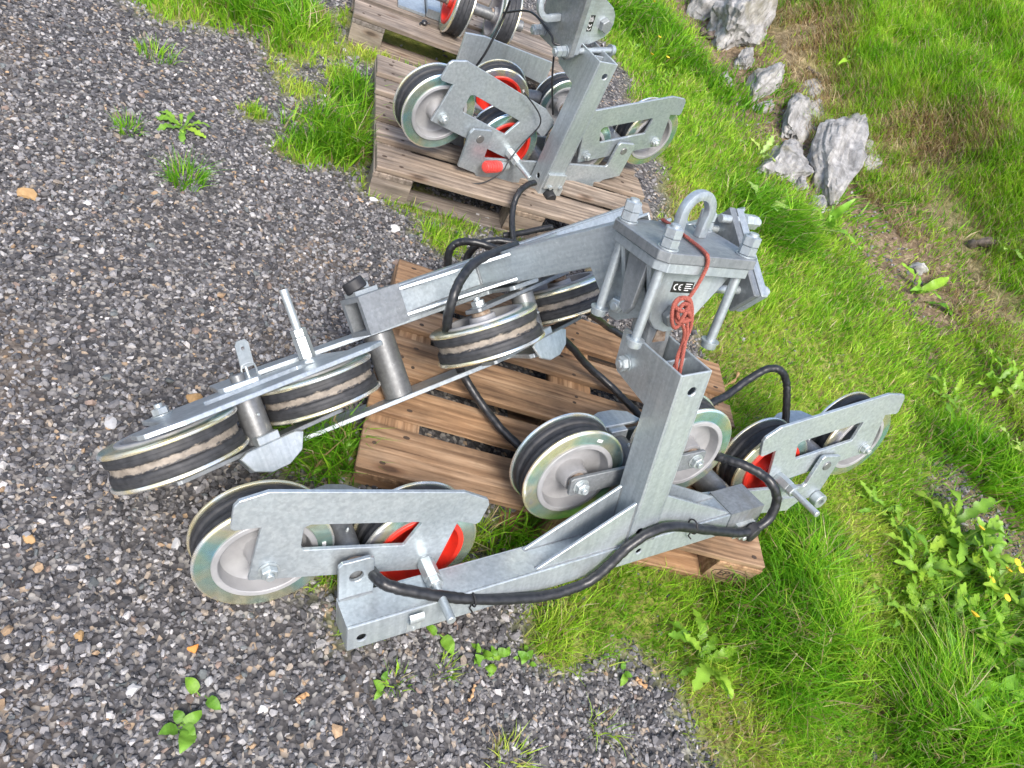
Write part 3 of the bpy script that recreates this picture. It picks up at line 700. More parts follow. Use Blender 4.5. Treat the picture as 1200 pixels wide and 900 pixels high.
# ------------------------------------------------------------------ main machine: one head, two identical frames, five rockers in view
TXZ = frame((0, 0, 0), (1, 0, 0), (0, 0, 1), (0, -1, 0))      # outline in (x, z), thickness along -y
TYZ = frame((0, 0, 0), (0, 1, 0), (0, 0, 1), (1, 0, 0))       # outline in (y, z), thickness along x
def lever_outline(Lp):
    """U-shaped lever plate: lugs round the two pivots at (0, 0) and (Lp, 0), beam below"""
    h = Lp/2
    left = [(-.050, -.118), (-.050, .020), (-.040, .036), (.036, .036), (.045, .026), (.047, -.070), (.054, -.078)]
    right = [(Lp-x, z) for x, z in left[::-1]]
    return left + right + [(Lp-.030, -.172+.03), (Lp-.065, -.176), (.065, -.176), (.030, -.142)]
def build_frame(t, o, x, n, fittings=True):
    x = unit(x); n = unit(n); x = unit(x-(x@n)*n); z = np.cross(n, x); F = frame(o, x, n, z)
    def P(name, mb, mt, parent=None, sm=None): return place(name, mb.mesh(name, mt, sm), parent or t, F)
    k = .006
    # beam: tube open at its right-hand end, flat end on the other
    mb = MB(); mb.prism([(-.696, -.074), (.46, -.074), (.46, 0), (-.696, 0)], 0, k, [circle(-.665, -.042, .010), circle(.05, -.036, .008)], T=TXZ)
    mb.prism([(-.696, -.074), (.46, -.074), (.46, 0), (-.696, 0)], .085-k, .085, T=TXZ)
    mb.box(-.696, .46, -.085+k, -k, -k, 0); mb.box(-.696, .46, -.085+k, -k, -.074, -.074+k); mb.box(-.696, -.690, -.085+k, -k, -.074+k, -k)
    mb.bevel(.0028, 2); BEAM = P('beam', mb, GALV)
    mb = MB()
    mb.prism([(k, .001), (.086-k, .001), (.086-k, .502), (k, .502)], 0, k, [circle(.046, .455, .011), circle(.030, .040, .010)], T=TXZ)
    mb.prism([(k, .001), (.086-k, .001), (.086-k, .486), (k, .486)], .083-k, .083, T=TXZ)
    side = [(0, .001), (0, .503), (-.205, .503), (-.213, .495), (-.213, .402), (-.200, .388), (-.083, .372), (-.083, .001)]
    mb.prism(side, 0, k, T=TYZ); mb.prism(side, .086-k, .086, T=TYZ); mb.bevel(.0016); POST = P('post', mb, GALV)
    for xa, xb in ((-.253, -.001), (.345, .087)):
        for ya in (.006, .070):
            mb = MB(); mb.prism([(xa, .0006), (xb, .0006), (xb, .137)], ya, ya+.008, T=TXZ); mb.bevel(.0012); P('gusset', mb, GALV, POST)
    mb = MB(); mb.prism([(-.694, .0006), (-.618, .0006), (-.618, .100), (-.628, .108), (-.686, .108), (-.694, .100)], .074, .084, [circle(-.656, .062, .0155)], T=TXZ); mb.bevel(.0012); P('lug', mb, GALV, BEAM)
    mb = MB(); mb.lathe([(.017, 0), (.034, 0), (.034, .018), (.017, .018)], 28, True, Matrix.Translation((-.654, -.0845, .057)) @ Matrix.Rotation(math.pi/2, 4, 'X')); P('spacer_ring', mb, RUST, BEAM, .5)
    # sleeve round the open end
    e, tw = .0035, .012; mb = MB()
    y0, y1, za, zb_ = -.085-e, e, -.074-e, e
    mb.box(.345, .463, y0, y0+tw, za, zb_); mb.box(.345, .463, y1-tw, y1, za, zb_); mb.box(.3455, .4625, y0+tw, y1-tw, za, za+tw); mb.box(.3455, .4625, y0+tw, y1-tw, zb_-tw, zb_)
    mb.bevel(.003, 2); P('sleeve', mb, GALVD, BEAM)
    # weld beads
    rw = random.Random(5)
    def weld(a, b, r=.0035):
        a = np.array(a, float); b = np.array(b, float); nn = max(4, int(np.linalg.norm(b-a)/.006)); mb = MB()
        mb.tube([a+(b-a)*i/nn+np.array([rw.uniform(-1, 1) for _ in range(3)])*.0005 for i in range(nn+1)], [r*rw.uniform(.75, 1.2) for _ in range(nn+1)], 6)
        P('weld_bead', mb, GALVD, POST, 1.0)
    weld((0, .0005, .001), (.086, .0005, .001)); weld((-.001, -.083, .001), (-.001, 0, .001)); weld((.087, -.083, .001), (.087, 0, .001))
    for ya in (-.006, -.014, -.070, -.078):
        weld((-.25, ya, .001), (-.003, ya, .001), .0025); weld((.09, ya, .001), (.335, ya, .001), .0025); weld((-.001, ya, .004), (-.001, ya, .134), .0025)
    weld((-.692, -.0735, .001), (-.620, -.0735, .001), .003)
    # pin through the yoke
    mb = MB(); mb.cyl((-.022, -.176, .425), (.108, -.176, .425), .010, 14); mb.hexnut((-.0175, -.176, .425), (-.0028, -.176, .425), .0185)
    mb.lathe([(0, 0), (.021, 0), (.021, .002), (0, .002)], 20, False, Matrix.Translation((-.0024, -.176, .425)) @ Matrix.Rotation(math.pi/2, 4, 'Y'))
    mb.hexnut((.0868, -.176, .425), (.102, -.176, .425), .0185); P('yoke_pin', mb, ZINC, POST, .5)
    # fittings at the open end
    mb = MB(); mb.box(.375, .440, .0008, .014, -.088, -.040); mb.bevel(.002); SB = P('stop_bracket', mb, ZINC, BEAM)
    mb = MB(); mb.hexnut((.392, .0145, -.070), (.392, .028, -.070), .014); mb.cyl((.392, .0145, -.070), (.392, .038, -.070), .0075, 10); P('bolt', mb, ZINC, SB, .5)
    mb = MB(); mb.cyl((.418, .0145, -.060), (.424, .042, -.064), .0275, 22, .0265); P('rubber_stop', mb, BLACK, SB, .5)
    if fittings:
        mb = MB(); mb.box(-.566, -.534, .0004, .003, -.066, -.034); mb.tube([(-.55, .0035, -.060)]*1+[(-.55, .0065, -.0595)], .004, 8); CL = P('cable_clip', mb, ZINC, BEAM)
        mb = MB(); pts = [(.003+.017*math.sin(a), -.034+.017-.017*math.cos(a)) for a in np.linspace(0, 2.6, 9)]
        mb.prism(pts+[(p[0]*.86-.0001, p[1]*.95-.002) for p in pts[::-1]], -.566, -.534, T=TYZ); P('clip_strap', mb, ZINC, CL, .6)
    return F, BEAM, POST
def build_lever(t, pa, pb, n, zdir, s0=.040, collar=None):
    """two U-plates either side of the wheels between pivots pa and pb (points on the front flange plane), with the centre tube"""
    n = unit(n); pa = np.asarray(pa, float); e = np.asarray(pb, float)-pa; e -= (e@n)*n; Lp = np.linalg.norm(e); e /= Lp; v = np.cross(n, e)
    if v@zdir < 0:
        pa = np.asarray(pb, float); e = -e; v = np.cross(n, e)
    F = frame(pa, e, v, n)
    for k, (a, b) in enumerate(((s0, s0+.012), (-.150, -.138))):
        mb = MB(); mb.prism(lever_outline(Lp), a, b, [circle(0, 0, .0155), circle(Lp, 0, .0155)]); mb.bevel(.0012)
        lv = place('lever_plate', mb.mesh('lever_plate', GALV), t, F)
        if k == 0 and collar is not None:
            mb = MB(); mb.box(Lp*collar[0]-.028, Lp*collar[0]+.028, -.168, -.118, b+.0005, b+.006); mb.bevel(.002); place('slotted_tab', mb.mesh('slotted_tab', ZINC), lv, F)
            mb = MB(); mb.lathe([(.011, 0), (.0235, 0), (.025, .002), (.025, .026), (.0235, .028), (.011, .028)], 28, True, Matrix.Translation((collar[1], -.125, b+.001)))
            place('collar', mb.mesh('collar', ZINC, .5), lv, F)
    mb = MB(); mb.lathe([(0, s0-.0005), (.036, s0-.0005), (.0375, s0-.002), (.0375, -.136), (.036, -.1375), (0, -.1375)], 36, False, Matrix.Translation((Lp/2, -.115, 0))); tb = place('pivot_tube', mb.mesh('pivot_tube', TUBE, .5), t, F)
    mb = MB(); mb.cyl((Lp/2+.010, -.151, -.045), (Lp/2+.011, -.159, -.045), .0038, 8); place('grease_nipple', mb.mesh('grease_nipple', ZINC, .5), tb, F)
    return F

G1 = thing('stringing_block_frame', (.25, 1.25, .07), 'grey galvanised pulley frame with lifting eye and dusty rubber wheels lying over the front pallet', 'pulley frame')
n1 = unit((.67152473, -.66552897, .32576944)); x1 = unit((.66880445, .73365933, .12018567)); z1 = np.cross(n1, x1)
o1 = np.array((.44958587, 1.17128161, .25097239))
def L1(x, y, z): return o1 + x*x1 + y*n1 + z*z1
F1, BEAM1, POST1 = build_frame(G1, o1, x1, n1)
n2 = unit((-.739, .284, .612)); x2 = unit((-.411, -.912, 0.0)); x2 = unit(x2-(x2@n2)*n2); z2 = np.cross(n2, x2)
o2 = np.array((-.391, 1.194, .399)) - .46*x2 + .0425*n2 + .037*z2
def L2(x, y, z): return o2 + x*x2 + y*n2 + z*z2
F2, BEAM2, POST2 = build_frame(G1, o2, x2, n2, False)
# head
HEAD_O = np.array((.14669, 1.43415786, .89028017)); ha = unit((.73698811, .67541875, .02565215)); hb = unit((.62632166, -.69669917, .34975912)); hc = unit(np.cross(hb, ha))
FH = frame(HEAD_O, ha, hb, hc)
def LH(a, b, c): return HEAD_O + a*ha + b*hb + c*hc
build_head(G1, FH)
# rusty link between the front cheeks and the standing frame's yoke
mb = MB(); mb.prism([(.014, .385), (.072, .385), (.076, .45), (.078, .56), (.058, .63), (.025, .63), (.006, .56), (.010, .45)], .140, .204, T=TXZ); mb.bevel(.008, 2); lk = place('link_block', mb.mesh('link_block', GALVD), G1, F1)
mb = MB(); mb.prism([(.026, .500), (.060, .500), (.052, .540), (.034, .545)], .1372, .1402, T=TXZ); place('rust_patch', mb.mesh('rust_patch', RUST), lk, F1)
# rockers (wheel 1 and wheel 2 centres on the front flange, axis)
CA = np.array(((-.231, .679, .199), (.027, .909, .159))); CM = np.array(((.254, 1.221, .306), (.494, 1.468, .358))); CB = np.array(((.806, 1.749, .235), (1.033, 1.998, .323)))
rocker(G1, CA[0], CA[1], (.66, -.69, .298), 'plate', (False, True), studs=(False, True), spins=(.3, 1.1), papers=(True, False))
rocker(G1, CM[0], CM[1], (.644, -.694, .322), 'bar', spins=(1.15, 2.0), papers=(True, False))
rocker(G1, CB[0], CB[1], (.637, -.699, .327), 'plate', (True, False), studs=(True, False), spins=(.5, .9))
build_lever(G1, CM.mean(0), CB.mean(0), n1, z1, .036, collar=(.87, .800))
C1 = np.array((-.55, .775, .254)); C2 = np.array((-.415, 1.095, .269)); D1 = np.array((-.15, 1.388, .439)); D2 = np.array((-.039, 1.717, .42))
# second frame: x runs towards the viewer's left, so wheel 1 is the one farther along -x
def rocker2(ca, cb, **kw): rocker(G1, ca, cb, n2, **kw)
rocker2(C2, C1, kind='plate', red=(False, False), dusty=True, studs=(True, False), spins=(.2, .7))
rocker2(D2, D1, kind='bar', dusty=True, spins=(.9, .1))
build_lever(G1, (D1+D2)/2, (C1+C2)/2, n2, z2, .036)
ae = L2(-.654, -.143, .057); rocker2(ae-.174*x2, ae+.174*x2, kind='plate', red=(True, False), spins=(.4, .8))
# strap and buckle standing on the left rocker's plate
FC = frame(C1, unit(C2-C1), np.cross(n2, unit(C2-C1)), n2)
bx = .215; by = .035
mb = MB(); mb.prism([(bx-.016, .030), (bx+.016, .030), (bx+.016, .085), (bx+.010, .094), (bx-.010, .094), (bx-.016, .085)], -.0015, .0015, [circle(bx, .075, .0045, 10)], T=frame((0, by, .0302), (1, 0, 0), (0, -.25, .97), unit((0, -.97, -.25)))); ST = place('cable_strap', mb.mesh('cable_strap', ZINC), G1, FC)
mb = MB(); mb.tube(spline([(bx-.014, by-.006, .032), (bx+.014, by-.006, .032), (bx+.014, by-.010, .064), (bx-.014, by-.010, .064)], 6, True), .0022, 6, True); mb.cyl((bx-.004, by-.004, .033), (bx-.004, by-.008, .063), .004, 8); place('buckle', mb.mesh('buckle', ZINC), ST, FC)

# ------------------------------------------------------------------ red cord: tied over the head plate, knotted, tails in the post
def hang(px, py, b=.112): return at_plane(px, py, LH(0, b, 0), hb)
def onplate(px, py): return at_plane(px, py, LH(0, 0, .005), hc)
rope = thing('red_cord', LH(0, .11, -.06), 'thin red cord knotted over the head plate edge, its tails inside the square post', 'cord')
p_edge = onplate(827, 297)
path = [onplate(776, 257), onplate(790, 266), onplate(806, 279), onplate(820, 290), p_edge, hang(829, 300, .106), hang(829, 310, .107), hang(824, 322, .108), hang(815, 338, .110), hang(806, 351, .112), hang(801, 358, .116)]
mb = MB(); mb.twist(spline(path, 14), .0042); place('strand', mb.mesh('strand', ROPE, .8), rope)
kn = [(801, 358, .116), (808, 366, .122), (803, 375, .126), (793, 372, .124), (790, 361, .120), (795, 352, .124), (803, 350, .128), (809, 356, .120), (806, 370, .114), (797, 380, .118), (790, 384, .124), (787, 372, .130), (790, 356, .128), (798, 349, .120), (808, 351, .112), (811, 362, .110)]
mb = MB(); mb.twist(spline([hang(*k) for k in kn], 14), .0042)
mb.twist(spline([hang(790, 358, .126), hang(797, 364, .136), hang(806, 366, .134), hang(809, 374, .128), hang(800, 377, .136), hang(794, 368, .132), hang(800, 357, .134), hang(807, 358, .130), hang(803, 367, .140), hang(795, 378, .134), hang(791, 370, .122)], 14), .0042)
place('knot', mb.mesh('knot', ROPE, .8), rope)
def inpost(px, py, y): return at_plane(px, py, L1(0, y, 0), n1)
for a in ([hang(811, 362, .110), hang(810, 380, .112), hang(805, 395, .110), inpost(797, 415, -.05), inpost(789, 433, -.045), inpost(787, 445, -.045)],
          [hang(799, 378, .118), hang(802, 390, .115), hang(799, 404, .108), inpost(793, 422, -.045), inpost(793, 438, -.04), inpost(792, 448, -.04)],
          [hang(805, 372, .114), hang(805, 388, .117), hang(803, 400, .112), inpost(800, 418, -.04), inpost(797, 434, -.035), inpost(796, 446, -.035)]):
    mb = MB(); mb.twist(spline(a, 14), .0042); place('tail', mb.mesh('tail', ROPE, .8), rope)

# ------------------------------------------------------------------ black cables
def T1p(px, py, y): return at_plane(px, py, L1(0, y, 0), n1)
def cable(label, pts, r=.0125, base=None, ties=()):
    P = spline(pts, 10); rk_ = random.Random(len(label)); P = [p+np.array([rk_.uniform(-1, 1) for _ in range(3)])*.0009 for p in P]; b = min(P, key=lambda p: p[2])
    t = thing('black_cable', b, label, 'cable', None)
    mb = MB(); mb.tube(P, r, 14); place('sheath', mb.mesh('sheath', CABLE, 1.0), t)
    for (c, ax, u, rad, tail) in ties:
        mb = MB(); c = np.array(c); ax = unit(ax); u = unit(np.asarray(u)-(np.asarray(u)@ax)*ax); v = np.cross(ax, u)
        ring = [c+rad[0]*math.cos(a)*u+rad[1]*math.sin(a)*v for a in np.linspace(0, 2*math.pi, 24, endpoint=False)]
        mb.tube(ring, .0022, 6, True); mb.tube([c-rad[0]*u, c-rad[0]*u-.012*u-.004*ax, c-rad[0]*u-.028*u+tail*ax], .002, 6); mb.box(0, 0, 0, 0, 0, 0) if False else None
        place('cable_tie', mb.mesh('cable_tie', BLACK, .8), t)
    return P
fr = [T1p(434, 668, -.10), T1p(442, 678, -.055), T1p(460, 688, -.03), T1p(500, 696, -.012), T1p(540, 701, .0), T1p(590, 702, .010), T1p(640, 698, .018), T1p(685, 684, .020), T1p(712, 664, .020), T1p(735, 642, .018), T1p(760, 625, .016), T1p(790, 617, .016), T1p(830, 621, .020), T1p(870, 624, .028), T1p(898, 611, .030), T1p(910, 588, .020), T1p(905, 568, .0), T1p(888, 553, -.04), T1p(866, 543, -.08), T1p(845, 536, -.12), T1p(825, 530, -.16)]
cable('black cable tied along the front beam of the main frame, looping at its right end', fr, .0128,
      ties=[(T1p(812, 617, .012), x1, z1, (.020, .017), .01), (T1p(554, 702, .004), x1, z1, (.017, .016), .004)])
cable('black cable arching over the grass behind the red-hubbed wheel at the right', [T1p(800, 470, -.26), T1p(822, 480, -.27), T1p(836, 471, -.28), T1p(852, 463, -.29), T1p(875, 446, -.30), T1p(898, 433, -.30), T1p(913, 433, -.29), T1p(921, 445, -.28), T1p(922, 465, -.26), T1p(921, 488, -.24), T1p(920, 510, -.22)], .0115)
cable('black cable bending over the leaning beam and down under the dusty wheel to the pallet', [at_z(605, 287, .52), at_z(580, 296, .54), at_z(556, 308, .55), at_z(540, 328, .54), at_z(530, 352, .51), at_z(524, 380, .44), at_z(528, 410, .30), at_z(542, 438, .22), at_z(562, 470, .185), at_z(585, 500, .17), at_z(608, 522, .17), at_z(640, 545, .20)], .0118)
cable('left of the two black cable loops standing up behind the leaning beam', [at_z(528, 330, .20), at_z(525, 312, .24), at_z(527, 293, .29), at_z(538, 284, .32), at_z(556, 284, .34), at_z(580, 291, .34), at_z(602, 298, .32), at_z(620, 306, .28)], .0115)
cable('right of the two black cable loops standing up behind the leaning beam', [at_z(545, 318, .18), at_z(548, 300, .22), at_z(560, 287, .27), at_z(580, 282, .30), at_z(605, 286, .31), at_z(630, 296, .28)], .0115)
cable('black cable dropping from the foot of the upright post between the two pallets', [at_z(627, 214, .21), at_z(618, 217, .21), at_z(608, 226, .20), at_z(602, 240, .17), at_z(600, 258, .14), at_z(601, 276, .12), at_z(604, 292, .12), at_z(610, 305, .12)], .0115)
cable('black cable under the head plate, just left of the square post', [at_z(688, 366, .42), at_z(703, 376, .36), at_z(712, 383, .30), at_z(738, 400, .26), at_z(745, 420, .22)], .010)
cable('long black cable slanting down across the pallet to the wheel behind the square post', [at_z(646, 385, .34), at_z(668, 405, .28), at_z(690, 430, .21), at_z(715, 452, .18), at_z(738, 475, .18), at_z(758, 496, .19), at_z(780, 515, .2)], .0115)
cable('short black cable end between the front and middle pallets, behind the leaning beam', [at_z(590, 276, .10), at_z(612, 273, .11), at_z(635, 268, .13), at_z(648, 266, .14)], .0115)

# ------------------------------------------------------------------ middle machine on the second pallet (upright)
n3 = unit((.78024191, -.62219291, .06401985)); x3 = unit((.62389827, .78145366, -.00900739)); z3 = np.cross(n3, x3)
E3 = np.array((-.6115, 2.4195, .295))
def L3(x, s, z): return E3 + x*x3 + s*n3 + z*z3
F3 = frame(E3, x3, n3, z3)
G3 = thing('stringing_block_frame', L3(.33, .1, -.18), 'upright pulley frame with square post and pink-red knob on the middle pallet', 'pulley frame')
def P3(name, mb, mt, parent=None, sm=None): return place(name, mb.mesh(name, mt, sm), parent or G3, F3)
k = .006; xa, xb, ya, yb = .288, .374, .060, .143
mb = MB(); zt, zb = .388, -.180
def T3xz(y): return frame((0, y, 0), (1, 0, 0), (0, 0, 1), (0, -1, 0))
mb.prism([(xa+k, zb), (xb-k, zb), (xb-k, zt), (xa+k, zt)], 0, k, [circle((xa+xb)/2+.008, zt-.05, .011)], T=T3xz(yb))
mb.prism([(xa+k, zb), (xb-k, zb), (xb-k, zt-.015), (xa+k, zt-.015)], 0, k, T=T3xz(ya+k))
side = [(yb, zb), (yb, zt), (yb-.205, zt), (yb-.213, zt-.008), (yb-.213, zt-.101), (yb-.200, zt-.115), (ya, zt-.131), (ya, zb)]
mb.prism(side, xa, xa+k, [circle(yb-.045, zb+.075, .010)], T=TYZ); mb.prism(side, xb-k, xb, T=TYZ); mb.bevel(.0016); PO3 = P3('post', mb, GALV)
mb = MB(); mb.box(xa+.004, xb+.006, yb+.0006, yb+.012, zb+.055, zb+.115); mb.box(xb-.03, xb+.016, yb+.0006, yb+.01, zb+.02, zb+.054); mb.bevel(.002); SB3 = P3('foot_bracket', mb, ZINC, PO3)
mb = MB(); mb.cyl((xb-.042, yb+.001, zb+.026), (xb-.042, yb+.036, zb+.022), .0235, 22); P3('rubber_stop', mb, BLACK, PO3, .5)
mb = MB()
for q in (xb-.055, xb-.005): mb.hexnut((q, yb+.0125, zb+.062), (q, yb+.020, zb+.062), .009)
P3('bolt', mb, ZINC, SB3, .5)
mb = MB(); mb.cyl((xa-.02, yb-.188, zt-.078), (xb+.02, yb-.188, zt-.078), .010, 14); mb.hexnut((xa-.018, yb-.188, zt-.078), (xa-.001, yb-.188, zt-.078), .0185); P3('yoke_pin', mb, ZINC, PO3, .5)
cE = ((-.717, 2.293, .351), (-.506, 2.546, .239))
rocker(G3, cE[0], cE[1], n3, 'plate', (False, True), studs=(False, True), spins=(1.3, .4), papers=(True, False))
fo = .03*n3
f1 = np.array((-.245, 2.826, .249))-fo; f2 = np.array((-.041, 3.091, .34))-fo
rocker(G3, f1, f2, n3, 'plate', (False, False), spins=(.4, .4))
FL3 = build_lever(G3, (np.array(cE[0])+np.array(cE[1]))/2, (f1+f2)/2, n3, z3, .040)
# pink-red knob with a thin wire, on the lever below the left rocker
mb = MB(); a, b = np.array((.150, .075, -.088)), np.array((.028, .100, -.082)); mb.cyl(a+(b-a)*.02, a+(b-a)*.42, .014, 16, .020)
KN = P3('knob_socket', mb, ZINC, None, .5)
mb = MB(); mb.cyl(a+(b-a)*.38, b, .021, 20, .019); mb.cyl(b, b+(b-a)*.02, .012, 16)
for q in (.5, .6, .7, .8, .9): mb.lathe([(.0195, 0), (.0225, .001), (.0225, .004), (.0195, .005)], 20, True, Matrix.Translation(V3(a+(b-a)*q)) @ V3(b-a).to_track_quat('Z', 'Y').to_matrix().to_4x4())
P3('knob', mb, PINKRED, KN, .5)
wire = [L3(.10, .06, .20), L3(.20, .055, .13), L3(.225, .06, .08), L3(.18, .062, .0), L3(.135, .085, -.06), L3(.10, .11, -.10), L3(.03, .10, -.155), L3(-.06, .07, -.16)]
mb = MB(); mb.tube(spline(wire, 8), .0028, 6); ww = thing('thin_black_wire', L3(0, .1, -.16), 'thin black wire looped over the plates of the upright middle frame', 'wire')
place('strand', mb.mesh('strand', CABLE, .8), ww)
# head of the middle machine, tipped over to the left about its pivot
ca = math.radians(98)
c3 = unit(math.cos(ca)*z3 - math.sin(ca)*x3 + .05*n3); b3 = unit(n3-(n3@c3)*c3); a3 = np.cross(c3, b3)
piv = L3(.345, -.040, zt+.075)
H3 = piv - (-.020*a3 + -.150*c3)
build_head(G3, frame(H3, a3, b3, c3))
mb = MB(); mb.prism([(.300, zt-.12), (.362, zt-.12), (.366, zt-.04), (.368, zt+.05), (.350, zt+.11), (.318, zt+.11), (.296, zt+.05), (.298, zt-.04)], .004, .068, T=frame((0, 0, 0), (1, 0, 0), (0, 0, 1), (0, -1, 0))); mb.bevel(.008, 2); P3('link_block', mb, GALVD)
# wheels of its second, folded frame: behind the post
nG = unit((.546, -.827, -.05)); xG = unit(np.cross((0, 0, 1), nG)); yG = np.cross(nG, xG)
g1 = np.array((-.727, 3.052, .150)); g2 = EYE + (np.array((-.533, 3.588, .032))-EYE)*.925
g1 = EYE+(g1-EYE)*.90; g2 = EYE+(g2-EYE)*.90
add_wheel(G3, g1, xG, yG, nG, True, False, scale=.87, spin=.6, nut=False, paper=True)
add_wheel(G3, g2, x3, z3, n3, False, False, scale=.84, spin=.9, nut=False)
mb = MB(); gx = g2-g1; mb.cyl(g1-.04*nG, g1+gx*.98-.04*n3, .030, 20); place('axle_beam', mb.mesh('axle_beam', TUBE, .5), G3)
# folded flat plate seen behind the post
Fp = frame(EYE+(L3(.035, -.26, .085)-EYE)*1.17, x3, n3, z3) @ Matrix.Diagonal((1.12, 1.12, 1.12, 1))
mb = MB(); mb.prism([(-.03, .03), (.30, .03), (.42, .0), (.42, .10), (.06, .155), (-.03, .155)], 0, .012, T=TXZ); mb.bevel(.0012); place('folded_plate', mb.mesh('folded_plate', GALV), G3, Fp)
mb = MB(); mb.box(.17, .30, -.01, .0, -.20, .0295); mb.bevel(.0012); place('folded_arm', mb.mesh('folded_arm', GALV), G3, Fp)
mb = MB(); mb.prism([(-.05, 0), (-.03, .05), (.0, .055), (.012, .02), (.055, .012), (.06, -.01), (.03, -.02), (-.03, -.018)], -.006, .006, T=TXZ); mb.bevel(.003, 2); place('cable_guard', mb.mesh('cable_guard', ZINC), G3, frame(L3(.245, -.05, .06), x3, n3, z3))
# twisted dark cord hanging from the tipped head
ct = [at_plane(598, 0, L3(0, .02, 0), n3), at_plane(590, 20, L3(0, .0, 0), n3), at_plane(570, 60, L3(0, .0, 0), n3), at_plane(556, 80, L3(0, -.02, 0), n3)]
tt = thing('dark_braided_cord', ct[-1], 'dark braided cord running down from the tipped head of the middle frame', 'cord')
mb = MB(); mb.tube(spline(ct, 8), .0042, 8); place('strand', mb.mesh('strand', CABLE, .8), tt)
ct2 = [at_plane(590, 15, H3+.03*c3, c3), at_plane(622, 14, H3+.01*c3, c3), at_plane(645, 40, H3+.008*c3, c3), at_plane(652, 52, H3+.008*c3, c3), at_plane(690, 54, L3(0, .03, 0), n3), at_plane(690, 62, L3(0, .03, 0), n3)]
ct3 = [at_plane(649, 66, L3(0, .02, 0), n3), at_plane(647, 95, L3(0, .02, 0), n3), at_plane(648, 134, L3(0, .0, 0), n3)]
tt2 = thing('dark_braided_cord', ct3[-1], 'dark cord across the tipped head plate, hanging down behind the middle post', 'cord')
mb = MB(); mb.tube(spline(ct2, 8), .0042, 8); place('strand', mb.mesh('strand', CABLE, .8), tt2)
mb = MB(); mb.tube(spline(ct3, 8), .0036, 8); place('strand', mb.mesh('strand', CABLE, .8), tt2)

# ------------------------------------------------------------------ rearmost machine, mostly above the top edge of the photo
G5 = thing('stringing_block_frame', (-1.1, 3.4, .144), 'partly cropped pulley frame with red and grey wheels on the rearmost pallet', 'pulley frame')
nH = unit((-.84, -.54, .06)); xH = unit(np.cross((0, 0, 1), nH)); yH = np.cross(nH, xH)
for px, py, rd in ((516, 34, True), (566, 50, False)):
    p = at_z(px, py, .144); c = p + np.array((0, 0, .141))
    add_wheel(G5, c, xH, yH, nH, rd, False, spin=.8 if rd else .2)
    if rd: h1 = c
    else: h2 = c
mb = MB(); mb.cyl(h1+nH*.10, h2-nH*.15, .026, 20); place('axle_tube', mb.mesh('axle_tube', TUBE, .5), G5)
p = at_z(490, 14, .146); FP = frame(p, unit((.86, .50, 0)), unit((-.50, .86, 0)), (0, 0, 1))
mb = MB(); mb.box(-.10, .03, -.03, .25, .001, .013); mb.bevel(.0015); bp = place('base_plate', mb.mesh('base_plate', GALV), G5, FP)
mb = MB(); mb.box(.036, .10, -.02, .25, .001, .04); mb.bevel(.0015); place('base_beam', mb.mesh('base_beam', GALV), G5, FP)
mb = MB(); mb.prism([(-.03, -.03), (.40, -.03), (.40, .03), (-.03, .03)], 0, .010, T=frame(h1-nH*.10, unit(h2-h1), np.cross(nH, unit(h2-h1)), nH)); mb.bevel(.0012); place('link_bar', mb.mesh('link_bar', GALVD), G5)
# black strap end with a knot lying over the board
kp = at_z(497, 28, .150); k2 = at_z(494, 47, .10)
tk = thing('black_strap_end', kp, 'short black strap end knotted over the front board of the rearmost pallet', 'strap')
mb = MB(); mb.tube(spline([kp+np.array((.02, .02, .008)), kp, kp+np.array((-.012, -.018, -.004)), k2], 6), .004, 8); mb.lathe([(0, -.012), (.012, -.008), (.016, 0), (.012, .008), (0, .012)], 10, False, Matrix.Translation(V3(kp+np.array((0, 0, .006))))); place('strand', mb.mesh('strand', CABLE, .8), tk)

# ------------------------------------------------------------------ mesh from numpy arrays with a colour attribute
def np_mesh(name, verts, faces_list, cols, mt, smooth=False):
    """faces_list: list of int arrays (n,k)"""
    me = bpy.data.meshes.new(name)
    me.vertices.add(len(verts)); me.vertices.foreach_set('co', np.ascontiguousarray(verts, np.float32).ravel())
    nl = sum(f.size for f in faces_list); npoly = sum(len(f) for f in faces_list)
    me.loops.add(nl); me.polygons.add(npoly)
    me.loops.foreach_set('vertex_index', np.concatenate([f.ravel() for f in faces_list]).astype(np.int32))
    sz = np.concatenate([np.full(len(f), f.shape[1]) for f in faces_list]); st = np.concatenate([[0], np.cumsum(sz)[:-1]])
    me.polygons.foreach_set('loop_start', st.astype(np.int32))
    me.polygons.foreach_set('use_smooth', np.full(npoly, bool(smooth)))
    a = me.color_attributes.new('Col', 'FLOAT_COLOR', 'POINT')
    a.data.foreach_set('color', np.concatenate([cols, np.ones((len(cols), 1))], 1).astype(np.float32).ravel())
    me.update(calc_edges=True)
    me.materials.append(mt)
    return me

